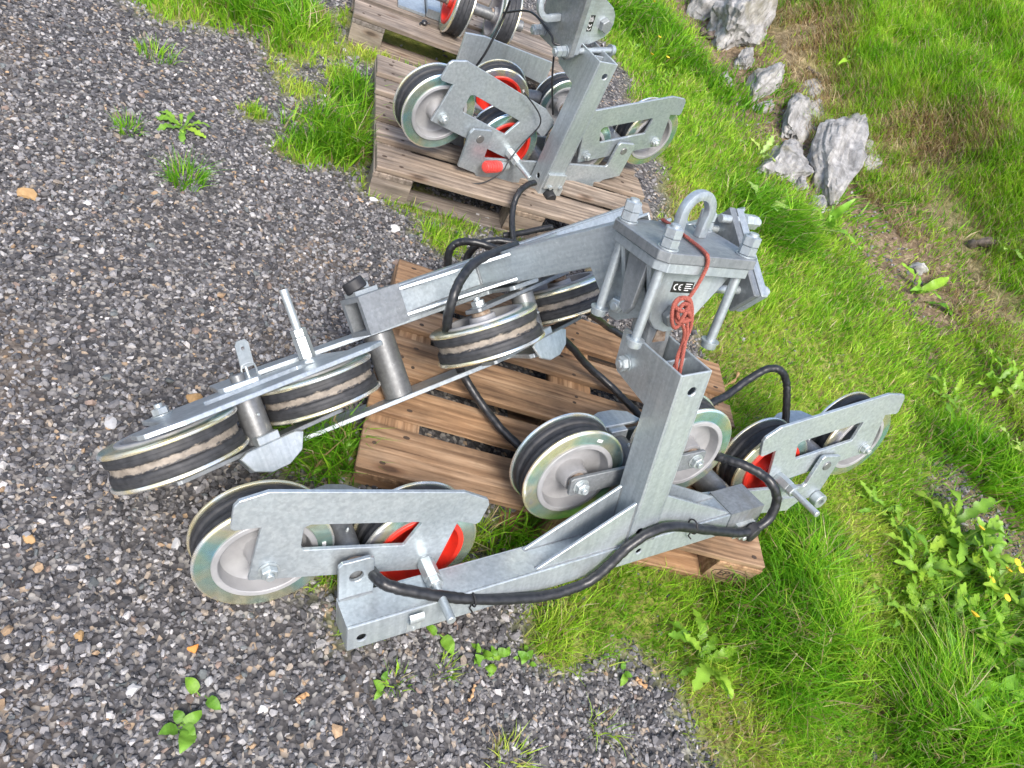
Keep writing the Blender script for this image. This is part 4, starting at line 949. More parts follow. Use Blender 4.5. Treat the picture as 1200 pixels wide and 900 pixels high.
# ------------------------------------------------------------------ gravel stones
def ico():
    t = (1+5**.5)/2
    v = np.array([(-1, t, 0), (1, t, 0), (-1, -t, 0), (1, -t, 0), (0, -1, t), (0, 1, t), (0, -1, -t), (0, 1, -t), (t, 0, -1), (t, 0, 1), (-t, 0, -1), (-t, 0, 1)], float)
    v /= np.linalg.norm(v, axis=1)[:, None]
    f = np.array([(0,11,5),(0,5,1),(0,1,7),(0,7,10),(0,10,11),(1,5,9),(5,11,4),(11,10,2),(10,7,6),(7,1,8),(3,9,4),(3,4,2),(3,2,6),(3,6,8),(3,8,9),(4,9,5),(2,4,11),(6,2,10),(8,6,7),(9,8,1)])
    return v, f
def rot_batch(n, rng, tilt=1.0):
    a = rng.uniform(0, 2*np.pi, n); b = rng.normal(0, .5*tilt, n); c = rng.normal(0, .5*tilt, n)
    ca, sa, cb, sb, cc, sc = np.cos(a), np.sin(a), np.cos(b), np.sin(b), np.cos(c), np.sin(c)
    Rz = np.zeros((n, 3, 3)); Rz[:, 0, 0] = ca; Rz[:, 0, 1] = -sa; Rz[:, 1, 0] = sa; Rz[:, 1, 1] = ca; Rz[:, 2, 2] = 1
    Rx = np.zeros((n, 3, 3)); Rx[:, 0, 0] = 1; Rx[:, 1, 1] = cb; Rx[:, 1, 2] = -sb; Rx[:, 2, 1] = sb; Rx[:, 2, 2] = cb
    Ry = np.zeros((n, 3, 3)); Ry[:, 1, 1] = 1; Ry[:, 0, 0] = cc; Ry[:, 0, 2] = sc; Ry[:, 2, 0] = -sc; Ry[:, 2, 2] = cc
    return Rz @ Rx @ Ry
def stone_colours(n, rng):
    pal = np.array([(.050, .050, .053), (.080, .079, .083), (.12, .118, .122), (.17, .167, .17), (.235, .23, .232), (.32, .315, .312), (.45, .44, .43), (.28, .235, .185), (.36, .25, .15), (.22, .165, .135), (.13, .145, .147)])
    pr = np.array([.13, .19, .19, .16, .13, .10, .038, .036, .008, .018, .03]); pr /= pr.sum()
    return pal[rng.choice(len(pal), n, p=pr)]*rng.uniform(.8, 1.2, (n, 1))*np.array((.90, .88, .875))
def under_machine(x, y): 
    u = .925*(x+.21)+.38*(y-1.022); v = -.38*(x+.21)+.925*(y-1.022)
    return (u > .06) & (u < 1.14) & (v > .12) & (v < .72)
def build_gravel():
    rng = RNG; V = []; Fc = []; C = []; base = 0
    iv, jf = ico()
    for (num, r0, r1, dmin, dmax) in ((50000, .0030, .0052, 0, 2.8), (50000, .0044, .0078, 0, 3.6), (7500, .0075, .0115, 0, 5.5), (420, .011, .016, 0, 5.5)):
        # scatter over the view footprint in the ground plane
        n0 = int(num*3.6)
        x = rng.uniform(-2.9, 2.4, n0); y = rng.uniform(-.15, 5.6, n0)
        z = ground_z(x, y); P = np.stack([x, y, z], 1)
        ok, px, py, zz = in_view(P, 120, 110)
        dist = np.linalg.norm(P-EYE, axis=1)
        dens = np.clip((2.4/dist)**1.2, 0, 1)
        g = grass_mask(x, y); s = lawn_signed(x, y)
        ok &= (rng.uniform(0, 1, n0) < dens) & (dist < dmax) & (rng.uniform(0, 1, n0) > np.clip(g*1.15, 0, .97)) & (s < 1.6) & ~under_machine(x, y)
        dirt = fbm(x, y, 2.3, 21); ok &= ~((dirt > .64) & (rng.uniform(0, 1, n0) < .35))
        P = P[ok][:num]; n = len(P)
        r = rng.uniform(r0, r1, n)
        sc = np.stack([r*rng.uniform(.85, 1.35, n), r*rng.uniform(.65, 1.0, n), r*rng.uniform(.45, .8, n)], 1)
        v = iv[None]*(1+rng.uniform(-.30, .30, (n, 12, 1))) + rng.uniform(-.20, .20, (n, 12, 3))
        v = v*sc[:, None]; v = np.einsum('nij,nkj->nki', rot_batch(n, rng), v)
        P[:, 2] += r*rng.uniform(.0, .55, n)
        v += P[:, None]
        c = np.repeat(stone_colours(n, rng), 12, 0)*rng.uniform(.88, 1.12, (n*12, 1))
        V.append(v.reshape(-1, 3)); C.append(c); Fc.append((jf[None]+(np.arange(n)*12)[:, None, None]+base).reshape(-1, 3)); base += n*12
    me = np_mesh('gravel', np.concatenate(V), [np.concatenate(Fc)], np.concatenate(C), STONEM)
    tag(place('gravel', me), 'loose crushed grey gravel spread over the yard', 'gravel', kind='stuff')
    print('gravel stones', base//12)
build_gravel()

# ------------------------------------------------------------------ grass blades
GREENS = np.array([(.125, .36, .014), (.22, .47, .022), (.32, .57, .036), (.42, .62, .058), (.52, .60, .10)])
DRY = np.array([(.50, .39, .21), (.43, .31, .16), (.62, .52, .33), (.33, .23, .12)])
def blades(P, L, lean_az, lean, width, cols, rng, seg=2):
    """returns verts, quads, tris, cols"""
    n = len(P)
    az = lean_az; d = np.stack([np.cos(az), np.sin(az), np.zeros(n)], 1)
    fa = rng.uniform(0, 2*np.pi, n); sdir = np.stack([np.cos(fa), np.sin(fa), np.zeros(n)], 1)
    ts = np.linspace(0, 1, seg+1)
    rows = []; colr = []
    for i, t in enumerate(ts):
        h = L*(t - .5*lean*t*t*.9); o = L*lean*(t**1.7)*.95
        c = P + d*o[:, None]; c[:, 2] = P[:, 2] + np.maximum(h, .004*t)
        wv = width*(1-t**1.6)*.5
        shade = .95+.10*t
        if i < seg:
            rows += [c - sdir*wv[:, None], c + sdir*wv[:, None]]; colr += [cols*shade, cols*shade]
        else: rows.append(c); colr.append(cols*shade)
    k = len(rows); V = np.stack(rows, 1).reshape(-1, 3); C = np.stack(colr, 1).reshape(-1, 3)
    b = (np.arange(n)*k)[:, None]
    quads = [b+np.array([[2*i, 2*i+1, 2*i+3, 2*i+2]]) for i in range(seg-1)]
    tris = b+np.array([[2*seg-2, 2*seg-1, 2*seg]])
    return V, (np.concatenate(quads) if quads else np.zeros((0, 4), int)), tris, C
class Blades:
    def __init__(s): s.V = []; s.Q = []; s.T = []; s.C = []; s.b = 0; s.n = 0
    def add(s, *a, **k):
        V, Q, T, C = blades(*a, **k); s.V.append(V); s.Q.append(Q+s.b); s.T.append(T+s.b); s.C.append(C); s.b += len(V); s.n += len(T)
    def mesh(s, name):
        return np_mesh(name, np.concatenate(s.V), [np.concatenate(s.Q), np.concatenate(s.T)], np.clip(np.concatenate(s.C), 0, 1), GRASSM, True)
def mixcols(n, rng, tone, dry=0.08):
    """tone 0 dark lush .. 1 yellow light"""
    k = np.clip(tone+rng.normal(0, .22, n), 0, .999)*(len(GREENS)-1); i = k.astype(int); f = (k-i)[:, None]
    c = GREENS[i]*(1-f)+GREENS[np.minimum(i+1, len(GREENS)-1)]*f
    c *= rng.uniform(.75, 1.25, (n, 1))
    dm = rng.uniform(0, 1, n) < dry
    c[dm] = DRY[rng.randint(0, len(DRY), dm.sum())]*rng.uniform(.7, 1.2, (dm.sum(), 1))
    return c
def pallet_gap(x, y):
    """inside any pallet footprint"""
    r = np.zeros(np.shape(x), bool)
    for px, py, th in ((-.210, 1.022, .390), (-.812, 2.119, .531), (-1.454, 3.008, .502)):
        c, s = math.cos(th), math.sin(th); u = c*(x-px)+s*(y-py); v = -s*(x-px)+c*(y-py)
        r |= (u > -.01) & (u < 1.21) & (v > -.005) & (v < .805)
    return r
def footprint(n, box, rng):
    """points where n random view rays inside the pixel box meet the ground"""
    px = rng.uniform(box[0], box[1], n); py = rng.uniform(box[2], box[3], n)
    d = FWD[None]+np.outer((px-600)/FPX, RIGHT)-np.outer((py-450)/FPX, UP)
    t = np.full(n, 1.6); act = np.arange(n)
    for k in range(130):
        p = EYE+d[act]*t[act][:, None]; act = act[p[:, 2] > ground_z(p[:, 0], p[:, 1])]; t[act] *= 1.022
    ok = np.ones(n, bool); ok[act] = False
    return (EYE+d*t[:, None])[ok]
def build_lawn():
    rng = RNG; B = Blades()
    n0 = 1150000
    x = rng.uniform(-2.6, 4.4, n0); y = rng.uniform(-.3, 7.6, n0)
    q = bank_q(x, y)
    m = q < .35; x, y, q = x[m], y[m], q[m]
    P = np.stack([x, y, ground_z(x, y)], 1); ok, px, py, zz = in_view(P, 420, 330); out = (px < -90) | (px > 1290) | (py < -80) | (py > 980)
    dist = np.linalg.norm(P-EYE, axis=1); g = grass_mask(x, y); ok &= ~out | (rng.uniform(0, 1, len(x)) < .45)
    clump = fbm(x, y, 6.0, 31); fine = fbm(x, y, 16.0, 33)
    ok &= (rng.uniform(0, 1, len(x)) < np.clip(g*(.35+1.0*fine), 0, 1)*np.clip((2.3/dist)**1.3, .06, 1)) & ~pallet_gap(x, y)
    P, dist, clump, fine, g = P[ok], dist[ok], clump[ok], fine[ok], g[ok]; x, y = P[:, 0], P[:, 1]; n = len(P)
    # tall lush strip along the right end of the front pallet and other tufts
    def pb(px, py, r, soft=.5): p = on_ground(px, py); return blob(x, y, p[0], p[1], r, soft)
    lush = np.zeros(n)
    for a in ((940, 640, .17), (935, 700, .22), (905, 735, .2), (965, 770, .17), (920, 800, .12), (395, 165, .19), (430, 120, .17), (305, 12, .24), (870, 110, .30), (780, 60, .3), (740, 20, .35),
              (900, 260, .25), (1180, 840, .35), (1100, 860, .2), (1010, 240, .25), (385, 548, .12), (600, 640, .1), (1150, 560, .25)):
        lush = np.maximum(lush, pb(*a))
    moss = np.zeros(n)
    for a in ((960, 450, .35), (1000, 620, .22), (1010, 700, .18), (870, 400, .25), (770, 230, .3), (432, 62, .14), (400, 92, .1), (350, 102, .09), (330, 78, .09), (447, 38, .12), (385, 60, .1), (420, 25, .13), (1000, 800, .12), (830, 860, .18)): moss = np.maximum(moss, pb(*a))
    tone = np.clip(.50+.9*(clump-.5)+.22*moss-.42*lush, 0, 1)
    L = (.032+.060*clump)*(1-.35*moss)*(1+1.75*lush)*rng.uniform(.6, 1.35, n)*np.clip(.6+.4*g, .4, 1)
    wd = (.0026+.0022*rng.uniform(0, 1, n))*(1+.35*lush)*np.clip(dist/2.3, 1, 2.4)
    az = rng.uniform(0, 2*np.pi, n); flow = -1.9+1.2*(fbm(x, y, 1.3, 40)-.5)*4
    az = np.where(rng.uniform(0, 1, n) < .25+.5*lush, flow+rng.normal(0, .5, n), az)
    lean = np.clip(rng.normal(.55, .25, n)+.15*lush, .05, 1.05)
    dryp = pb(775, 235, .22)+.6*pb(850, 870, .12)+.5*pb(840, 410, .2); dry = .07+.10*(fine > .6)
    c = mixcols(n, rng, tone, 0.0); dm = rng.uniform(0, 1, n) < dry+.55*np.clip(dryp, 0, 1)
    c[dm] = DRY[rng.randint(0, len(DRY), dm.sum())]*rng.uniform(.7, 1.3, (dm.sum(), 1))
    c *= (.88+.35*(clump[:, None]-.3))
    B.add(P, L, az, lean, wd, c, rng, seg=2)
    tag(place('lawn_grass', B.mesh('lawn_grass')), 'short bright green grass growing around the pallets', 'grass', kind='stuff'); print('lawn blades', B.n)
    # bank
    B = Blades()
    hit = np.concatenate([footprint(270000, (560, 1290, -80, 700), rng), footprint(70000, (1290, 1900, -60, 1100), rng)])           # evenly dense as seen from the path
    x, y = hit[:, 0]+rng.normal(0, .03, len(hit)), hit[:, 1]+rng.normal(0, .03, len(hit)); q = bank_q(x, y); m = q > .10; x, y, q = x[m], y[m], q[m]
    P = np.stack([x, y, ground_z(x, y)], 1); dist = np.linalg.norm(P-EYE, axis=1)
    c1 = fbm(x, y, 1.7, 51); c2 = fbm(x, y, 5.5, 53)
    sm = straw_mask(x, y)
    ok = rng.uniform(0, 1, len(x)) < (1-.35*sm)*np.clip(sstep(.30, .50, .55*c1+.45*c2+.42*sstep(.3, 1.5, q)-.12*np.exp(-((q-.35)/.5)**2)), .12, 1)
    P, dist, c1, c2, q, sm = P[ok], dist[ok], c1[ok], c2[ok], q[ok], sm[ok]; n = len(P)
    tone = np.clip(.42+.9*(c2-.5)+.2*(c1-.5), 0, 1)
    L = (.06+.14*c1)*rng.uniform(.55, 1.3, n)*np.clip(.55+.6*q, .55, 1.1); wd = .0036*np.clip(dist/3.0, 1, 3.5)*rng.uniform(.7, 1.3, n)
    az = np.where(rng.uniform(0, 1, n) < .7, math.radians(222)+rng.normal(0, .55, n), rng.uniform(0, 2*np.pi, n)); lean = np.clip(rng.normal(.72, .22, n)+.22*sm, .1, 1.2)
    c = mixcols(n, rng, tone, .10+.0); dm = rng.uniform(0, 1, n) < np.clip(.42*(1-sstep(.2, .9, q))+.06*(c2 < .45)+.80*sm, 0, .9)
    c[dm] = DRY[rng.randint(0, len(DRY), dm.sum())]*rng.uniform(.7, 1.3, (dm.sum(), 1))
    B.add(P, L, az, lean, wd, c, rng, seg=3)
    tag(place('bank_grass', B.mesh('bank_grass')), 'longer grass and dry straw on the rising bank behind the pallets', 'grass', kind='stuff'); print('bank blades', B.n)
build_lawn()

# ------------------------------------------------------------------ isolated grass tufts in the gravel
def tuft(px, py, r, n, Lm, tone, label, dry=.05, nm='grass_tuft'):
    rng = RNG; c = on_ground(px, py); a = rng.uniform(0, 2*np.pi, n); rr = r*np.sqrt(rng.uniform(0, 1, n))
    P = np.stack([c[0]+rr*np.cos(a), c[1]+rr*np.sin(a), np.zeros(n)], 1); P[:, 2] = ground_z(P[:, 0], P[:, 1])-.002
    B = Blades(); B.add(P-c, Lm*rng.uniform(.5, 1.3, n), a+rng.normal(0, .6, n), np.clip(rng.normal(.6, .25, n), .1, 1.1), np.full(n, .0034)*rng.uniform(.7, 1.3, n), mixcols(n, rng, np.full(n, tone), dry), rng, seg=3)
    tag(place(nm, B.mesh(nm), None, Matrix.Translation(V3(c))), label, 'grass', 'isolated grass tufts in the gravel')
tuft(218, 212, .055, 170, .085, .12, 'dark green grass tuft just below the leafy weed in the gravel')
tuft(150, 152, .040, 90, .055, .15, 'small dark grass tuft left of the leafy weed in the gravel')
tuft(183, 66, .065, 130, .065, .3, 'grass tuft near the upper left corner of the gravel')
tuft(288, 130, .030, 70, .030, .85, 'small yellow-green moss tuft left of the large grass clump', .2)
tuft(648, 752, .055, 150, .075, .8, 'yellow-green grass tuft in front of the long beam', .15)
tuft(595, 890, .050, 90, .060, .85, 'straggly yellow-green tuft at the bottom edge of the photo', .3)
tuft(705, 852, .035, 34, .075, .6, 'sparse spidery tuft on the gravel near the bottom right of the lawn edge', .35)
tuft(520, 785, .030, 40, .045, .6, 'small bright tuft on gravel below the threaded rod of the front rocker', .1)
tuft(465, 800, .028, 34, .050, .55, 'small tuft beside low seedlings below the beam end', .15)
tuft(1020, 815, .050, 240, .050, .5, 'brown dried clump of grass in the lawn at lower right', .98)
tuft(885, 870, .07, 160, .06, .95, 'yellowed grass tuft at the lower lawn edge', .3)

# ------------------------------------------------------------------ broad-leaf plants
def leaf_mesh(kind, seed, L=1.0):
    """leaf of unit length along +x, arching; lobed (dandelion), oval or long"""
    r = random.Random(seed); n = 20; V = []; Q = []; C = []
    g = {'lobed': (.22, .40, .04), 'oval': (.17, .35, .035), 'long': (.20, .42, .04), 'pale': (.34, .50, .13)}[kind]
    for i in range(n+1):
        t = i/n
        if kind in ('lobed', 'pale'): w = .125*(math.sin(math.pi*min(1, t*.93+.05))**.7)*(.42+.62*abs(math.sin(t*math.pi*(5.0+.4*seed)+.4)))*(.45+.8*t)
        elif kind == 'oval': w = .27*math.sin(math.pi*(t*.98+.01))**.8*(1-.2*t) if t > .2 else .025
        else: w = .10*math.sin(math.pi*(t*.96+.03))**.7
        x = t*(1-.10*t); z = .42*t-.50*t*t+.03*math.sin(t*9+seed); y0 = .05*math.sin(t*3+seed)
        rip = .02*math.sin(t*22+seed*2)
        for y, dz, sh in ((-w, w*.28+rip, 1.0), (0, 0, 1.28), (w, w*.28-rip, 1.0)):
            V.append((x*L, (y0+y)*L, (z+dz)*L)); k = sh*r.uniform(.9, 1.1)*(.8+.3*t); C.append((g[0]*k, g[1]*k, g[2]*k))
    for i in range(n):
        for j in range(2): a = i*3+j; Q.append((a, a+1, a+4, a+3))
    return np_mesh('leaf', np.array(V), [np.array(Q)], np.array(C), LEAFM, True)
LEAVES = {k: [leaf_mesh(k, s) for s in (1, 2, 3, 4)] for k in ('lobed', 'oval', 'long', 'pale')}
def flower_mesh():
    mb = MB(); mb.lathe([(0, .0), (.004, .001), (.012, .006), (.0135, .008), (.009, .0095), (0, .010)], 14, False); return mb.mesh('flower_head', YEL, .6)
YEL = make_plain('yellow_petals', (.62, .38, .012), (.80, .56, .03), 90, .7, 0, .6)
STEM = make_plain('green_stem', (.13, .20, .03), (.19, .26, .05), 30, .6, 0, .1)
FLW = flower_mesh()
def plant(px, py, n, Ls, kind, label, name='broadleaf_plant', up=.35, flowers=0, seed=0, spread=0.0, cat='plant'):
    r = random.Random(seed*7+int(px)*3+int(py)); c = on_ground(px, py); c = np.array(c)+np.array((0, 0, .004))
    t = thing(name, c, label, cat)
    for i in range(n):
        a = 2*math.pi*(i/n)+r.uniform(-.35, .35); L = Ls*r.uniform(.6, 1.15); tilt = -up*r.uniform(.1, 1.5)
        ox = spread*r.uniform(-1, 1); oy = spread*r.uniform(-1, 1); zz = float(ground_z(c[0]+ox, c[1]+oy))+.005
        M = Matrix.Translation((c[0]+ox, c[1]+oy, zz)) @ Matrix.Rotation(a, 4, 'Z') @ Matrix.Rotation(tilt, 4, 'Y') @ Matrix.Rotation(r.uniform(-.3, .3), 4, 'X') @ Matrix.Diagonal((L, L*r.uniform(.8, 1.2), L, 1))
        place('leaf', r.choice(LEAVES[kind]), t, M)
    for i in range(flowers):
        ox = (spread+.06)*r.uniform(-1, 1); oy = (spread+.06)*r.uniform(-1, 1); b = np.array((c[0]+ox*.4, c[1]+oy*.4, c[2])); h = r.uniform(.10, .19); e = np.array((c[0]+ox, c[1]+oy, c[2]+h))
        mb = MB(); mb.tube(spline([b, (b+e)/2+np.array((ox*.1, oy*.1, .01)), e], 5), .0016, 5); s = place('stem', mb.mesh('stem', STEM, .8), t)
        place('flower_head', FLW, s, Matrix.Translation(V3(e)) @ Matrix.Rotation(r.uniform(-.5, .5), 4, 'X') @ Matrix.Diagonal((r.uniform(.8, 1.15),)*3+(1,)))
    return t
plant(214, 150, 11, .105, 'lobed', 'leafy green weed rosette alone on the gravel at upper left', up=.12)
plant(818, 778, 12, .165, 'lobed', 'large dandelion-like rosette at the lawn edge in front of the pallet', up=.5, spread=.02)
plant(1120, 640, 30, .22, 'lobed', 'tall leafy weed beside the bare gravel spot at right', up=.75, spread=.07, flowers=2)
plant(1070, 668, 27, .18, 'lobed', 'spreading leafy weed left of the yellow flowers', up=.5, spread=.06)
plant(1165, 700, 30, .21, 'lobed', 'leafy weed with several yellow flower heads at the right edge', up=.7, spread=.09, flowers=8)
plant(1105, 735, 27, .17, 'lobed', 'leafy weed directly below the yellow flowers', up=.5, spread=.07, flowers=1)
plant(1150, 770, 27, .19, 'lobed', 'dense leafy weed between yellow flowers and the lower right corner', up=.6, spread=.08, flowers=1)
plant(1060, 730, 20, .12, 'lobed', 'low small-leaved weed left of the flowering weeds', up=.4, spread=.07)
plant(1195, 800, 23, .24, 'long', 'long-leaved green plant near the lower right corner', up=1.0, spread=.07, flowers=1)
plant(1120, 840, 17, .20, 'long', 'narrow-leaved plant in long grass at lower right', up=.9, spread=.07)
plant(1030, 600, 15, .12, 'lobed', 'small leafy weed below the right rocker wheel', up=.4, spread=.05)
plant(1000, 690, 17, .07, 'oval', 'low clover patch in the middle of the lower lawn', up=.4, spread=.08)
plant(1165, 455, 18, .20, 'lobed', 'broad leafy plant at the right edge above the cropped bank grass', up=.7, spread=.05)
plant(1192, 545, 17, .19, 'pale', 'pale serrated leaves at the far right edge', up=.7, spread=.06)
plant(1105, 470, 13, .15, 'lobed', 'leafy weed in grass right of the right rocker tip', up=.5, spread=.05)
plant(890, 250, 9, .19, 'pale', 'pale green broad leaves behind the lifting eye', up=.6, spread=.05)
plant(965, 272, 7, .22, 'long', 'bright upright long leaves at the foot of the bank', up=1.1, spread=.03)
plant(1075, 345, 6, .22, 'long', 'bright long leaves in grass at the bank foot right of the soil patch', up=.8, spread=.05)
plant(990, 75, 7, .22, 'long', 'bright upright leaves growing in dry straw on the bank', up=1.0, spread=.03)
plant(885, 185, 7, .17, 'pale', 'pale leaves beside the small pale boulder', up=.6, spread=.04)
plant(1170, 300, 6, .22, 'pale', 'yellow-green serrated leaves near the dark stick on the bank', up=.6, spread=.04)
plant(760, 80, 12, .15, 'lobed', 'low leafy weeds behind the middle frame post', up=.5, spread=.16, flowers=3)
plant(735, 25, 12, .17, 'lobed', 'leafy weeds at the top edge right of the tipped head', up=.5, spread=.2, flowers=3)
plant(618, 618, 9, .055, 'oval', 'small dark clover-like sprout under the front pallet edge', up=.8, spread=.03)
plant(212, 855, 5, .055, 'oval', 'single seedling with oval leaves on the gravel at lower left', up=.25, spread=.008)
plant(238, 815, 2, .05, 'oval', 'pair of oval leaves beside the seedling at lower left', up=.2, spread=.004)
plant(572, 775, 16, .038, 'oval', 'bushy little seedling cluster on the gravel in front of the beam', up=.5, spread=.035)
plant(615, 772, 6, .035, 'oval', 'small seedling right of the bushy seedling cluster', up=.4, spread=.02)
plant(512, 747, 2, .06, 'oval', 'single round leaf lying on pale gravel under the threaded rod', up=.1, spread=.004)
plant(447, 805, 4, .035, 'oval', 'tiny two-leaved seedling on gravel below the beam end', up=.3, spread=.012)
plant(730, 792, 3, .04, 'oval', 'tiny sprout near the wood chip by the lawn', up=.4, spread=.008)
plant(393, 540, 8, .075, 'long', 'green leaves beside the front pallet corner behind the left wheels', up=.7, spread=.04)

# ------------------------------------------------------------------ rocks on the bank, loose stones
def make_rockmat():
    m, nt, b, out = mat('grey_rock')
    co = coords(nt, 'Object', (1, 1, 1), rnd=True)
    n1 = N(nt, 'ShaderNodeTexNoise', Scale=9.0, Detail=8.0, Roughness=0.72, Distortion=.5); nt.links.new(co, n1.inputs[0])
    c2 = coords(nt, 'Object', (4, 16, 12), rnd=True); n2 = N(nt, 'ShaderNodeTexNoise', Scale=2.0, Detail=5.0); nt.links.new(c2, n2.inputs[0])
    r = ramp(nt, n1.outputs[0], [(.28, (.10, .097, .09)), (.45, (.25, .245, .235)), (.6, (.38, .37, .355)), (.78, (.55, .54, .52))])
    r2 = ramp(nt, n2.outputs[0], [(.36, (.45, .44, .42)), (.55, (1, 1, 1))])
    c = mixc(nt, .7, r.outputs[0], r2.outputs[0], 'MULTIPLY')
    n3_ = N(nt, 'ShaderNodeTexNoise', Scale=3.0, Detail=4.0); nt.links.new(co, n3_.inputs[0]); r3 = ramp(nt, n3_.outputs[0], [(.56, (0, 0, 0)), (.7, (.6, .6, .6))])
    c = mixc(nt, r3.outputs[0], c, (.17, .15, .075))
    nt.links.new(c, b.inputs['Base Color']); b.inputs['Roughness'].default_value = .85
    ad = N(nt, 'ShaderNodeMath', operation='ADD'); nt.links.new(n1.outputs[0], ad.inputs[0]); nt.links.new(n2.outputs[0], ad.inputs[1]); bump(nt, b, ad.outputs[0], .7, .012)
    return m
ROCK = make_rockmat()
def rock_mesh(seed, sx, sy, sz, mt=None, sub=5):
    tb = bmesh.new(); bmesh.ops.create_icosphere(tb, subdivisions=sub, radius=1)
    r = random.Random(seed); off = Vector((seed*3.1, seed*1.7, seed*.9))
    cuts = [(Vector((r.gauss(0, 1), r.gauss(0, 1), r.gauss(0, .8))).normalized(), r.uniform(.42, .8)) for _ in range(16)]
    for v in tb.verts:
        p = v.co.copy()
        for nn, d in cuts:
            k = p.dot(nn)
            if k > d: p -= nn*(k-d)*.92
        p *= 1+.25*mnoise.noise(p*1.7+off)+.16*mnoise.noise(p*3.7+off)+.09*(abs(mnoise.noise(p*6+off))-.25)+.07*mnoise.noise(p*11+off)
        v.co = Vector((p.x*sx, p.y*sy, p.z*sz))
    mb = MB(); mb.merge(tb); return mb.mesh('rock', mt or ROCK, .42)
def rock(px, py, sx, sy, sz, az, label, seed, tilt=(0, 0), sink=.3, nm='boulder', mt=None):
    c = on_ground(px, py)
    M = Matrix.Translation((c[0], c[1], c[2]+sz*(1-2*sink)*.5)) @ Matrix.Rotation(az, 4, 'Z') @ Matrix.Rotation(tilt[0], 4, 'X') @ Matrix.Rotation(tilt[1], 4, 'Y')
    tag(place(nm, rock_mesh(seed, sx, sy, sz, mt, 4 if sx > .05 else 2), None, M), label, 'rock')
def slab(p0, p1, wd, ht, label, seed, roll=0.0):
    a = on_ground(*p0); b = on_ground(*p1); c = (a+b)/2; d = b-a; L = np.linalg.norm(d)
    M = Matrix.Translation((c[0], c[1], c[2]-ht*.08)) @ Matrix.Rotation(math.atan2(d[1], d[0]), 4, 'Z') @ Matrix.Rotation(-math.atan2(d[2], math.hypot(d[0], d[1])), 4, 'Y') @ Matrix.Rotation(roll, 4, 'X')
    tag(place('boulder', rock_mesh(seed, L*.74, wd*1.3, ht*1.1), None, M), label, 'rock')
slab((962, 238), (992, 132), .17, .17, 'largest pale grey boulder slab slanting down the bank', 3, .3)
slab((926, 170), (948, 108), .13, .14, 'grey boulder just above the largest slab on the bank', 5, .2)
slab((905, 215), (925, 172), .15, .14, 'rounded pale boulder left of the largest slab', 8, .1)
slab((880, 118), (908, 80), .12, .13, 'small grey boulder half buried in dry straw', 11)
slab((888, 132), (905, 122), .07, .06, 'small pale stone below the half-buried boulder', 14)
slab((850, 60), (885, -10), .17, .26, 'long mossy boulder at the top of the bank', 17)
slab((815, 15), (845, -5), .2, .2, 'dark boulder at the top edge of the photo', 20)
slab((866, 84), (880, 66), .08, .08, 'small stone below the long mossy boulder', 24)
slab((946, 118), (962, 100), .07, .08, 'small pale stone right of the upper grey boulder', 26)
slab((930, 222), (944, 212), .06, .05, 'little grey stone under the rounded pale boulder', 28)
slab((950, 246), (968, 238), .07, .05, 'brownish stone at the lower tip of the largest slab', 29)
slab((1012, 205), (1020, 172), .07, .08, 'narrow stone in grass right of the largest slab', 30)
slab((842, 100), (852, 88), .06, .06, 'small stone on bare soil at the bank foot', 32)
rock(1075, 318, .08, .06, .05, .5, 'small grey stone in the grass at the bank foot', 23, (0, 0), .35)
STONE1 = make_plain('pale_stone', (.30, .30, .30), (.42, .415, .41), 25, .8, 0, .5)
STONE2 = make_plain('ochre_stone', (.28, .17, .07), (.42, .27, .13), 35, .85, 0, .5)
STONE3 = make_plain('white_stone', (.55, .54, .52), (.68, .66, .63), 20, .7, 0, .4)
STONE4 = make_plain('orange_stone', (.50, .17, .03), (.62, .26, .06), 20, .7, 0, .4)
def pebble(px, py, r, mt, label, seed, flat=.6): rock(px, py, r*1.15, r*.9, r*flat, seed*.7, label, seed, (0, 0), .25, 'stone', mt)
pebble(130, 497, .021, STONE1, 'flat grey stone left of the dusty wheel in the gravel', 31)
pebble(155, 810, .018, STONE1, 'grey stone in the gravel near the bottom left', 33)
pebble(93, 745, .016, STONE2, 'ochre stone in the lower left gravel', 35)
pebble(35, 632, .016, STONE2, 'brownish orange stone at the left edge', 36)
pebble(227, 761, .014, STONE4, 'bright orange pebble below the front left wheel', 37)
pebble(308, 831, .013, STONE3, 'round white pebble below the front left wheel', 38)
pebble(207, 637, .017, STONE1, 'pale grey stone touching the front left wheel rim', 39)
pebble(35, 228, .030, STONE2, 'brown stone at the upper left edge', 41)
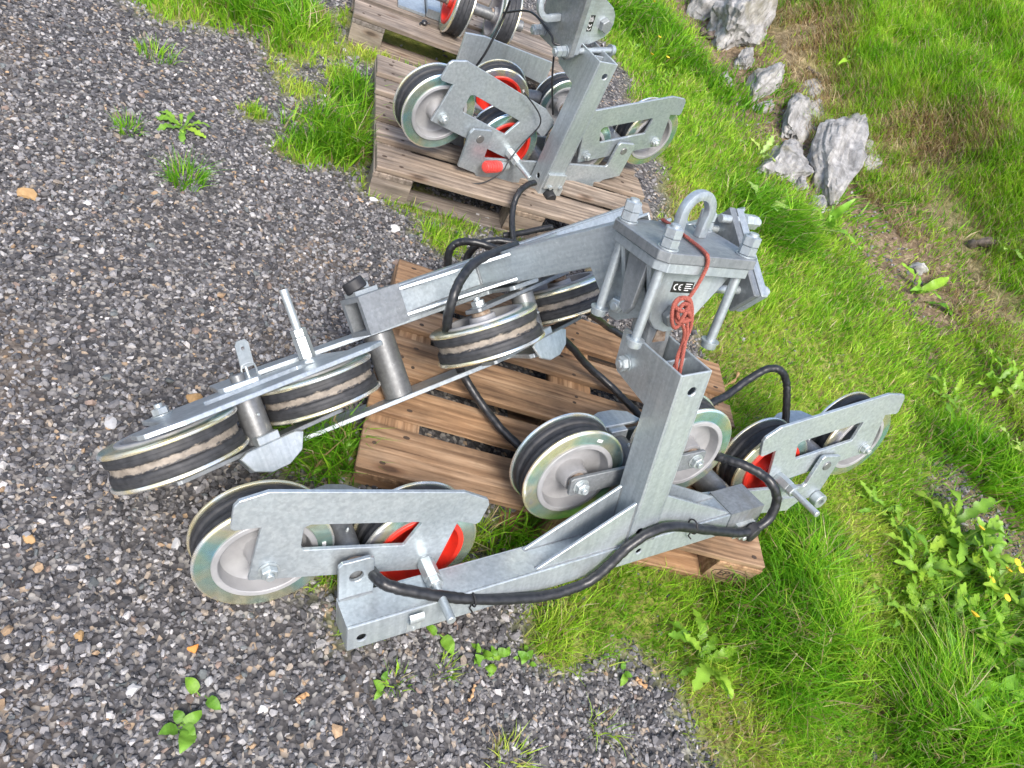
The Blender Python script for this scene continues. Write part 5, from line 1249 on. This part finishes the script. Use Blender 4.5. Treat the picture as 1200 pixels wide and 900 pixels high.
pebble(228, 468, .024, STONE2, 'squarish tan stone behind the leaning left rocker', 42, .7)
pebble(462, 270, .028, STONE3, 'pale stone between front and middle pallets', 43)
pebble(246, 797, .014, STONE1, 'light stone near the seedling', 44)
pebble(437, 235, .022, STONE3, 'white stone at the corner of the middle pallet', 45)
pebble(102, 238, .014, STONE3, 'small white stone in the upper left gravel', 46)
pebble(616, 810, .014, STONE1, 'grey-green stone on gravel in front of the beam', 47)
pebble(870, 398, .018, STONE1, 'small grey stone in grass right of the front pallet', 48)
# weathered sticks and wood chips
STICK = make_plain('dark_driftwood', (.05, .037, .028), (.15, .12, .10), 40, .85, 0, .5)
CHIP = make_plain('wood_chip', (.36, .20, .09), (.5, .31, .16), 60, .8, 0, .4)
def stick(px0, py0, px1, py1, r, label, nm='stick', mt=STICK, seed=0):
    a = on_ground(px0, py0); b = on_ground(px1, py1); rr = random.Random(seed); pts = []
    for i in range(5):
        t = i/4; p = a*(1-t)+b*t; pts.append(p+np.array((rr.uniform(-1, 1)*r, rr.uniform(-1, 1)*r, r*.6+.01)))
    mb = MB(); mb.tube(spline(pts, 4), [r*(.75+.35*math.sin(i*1.3)) for i in range(17)], 7); tag(place(nm, mb.mesh(nm, mt, .6)), label, 'wood')
stick(1130, 290, 1190, 284, .028, 'dark weathered branch lying in grass on the bank', seed=2)
stick(820, 42, 845, 50, .03, 'dark stump of wood on the soil beside the top boulder', seed=3)
stick(945, 82, 962, 95, .016, 'short brown stick in dry straw on the bank', seed=4)
stick(741, 798, 752, 806, .006, 'small orange wood chip beside the lawn edge on gravel', 'wood_chip', CHIP, 5)
stick(346, 825, 358, 818, .006, 'tan wood chip on gravel below the front left wheel', 'wood_chip', CHIP, 6)
stick(548, 822, 556, 806, .004, 'thin brown twig on the gravel in front of the beam', 'twig', CHIP, 7)
stick(840, 468, 862, 440, .007, 'dry yellow stalk beside the front pallet on the right', 'twig', CHIP, 8)
stick(1045, 610, 1050, 580, .004, 'dry brown stalk in grass below the right rocker', 'twig', CHIP, 9)
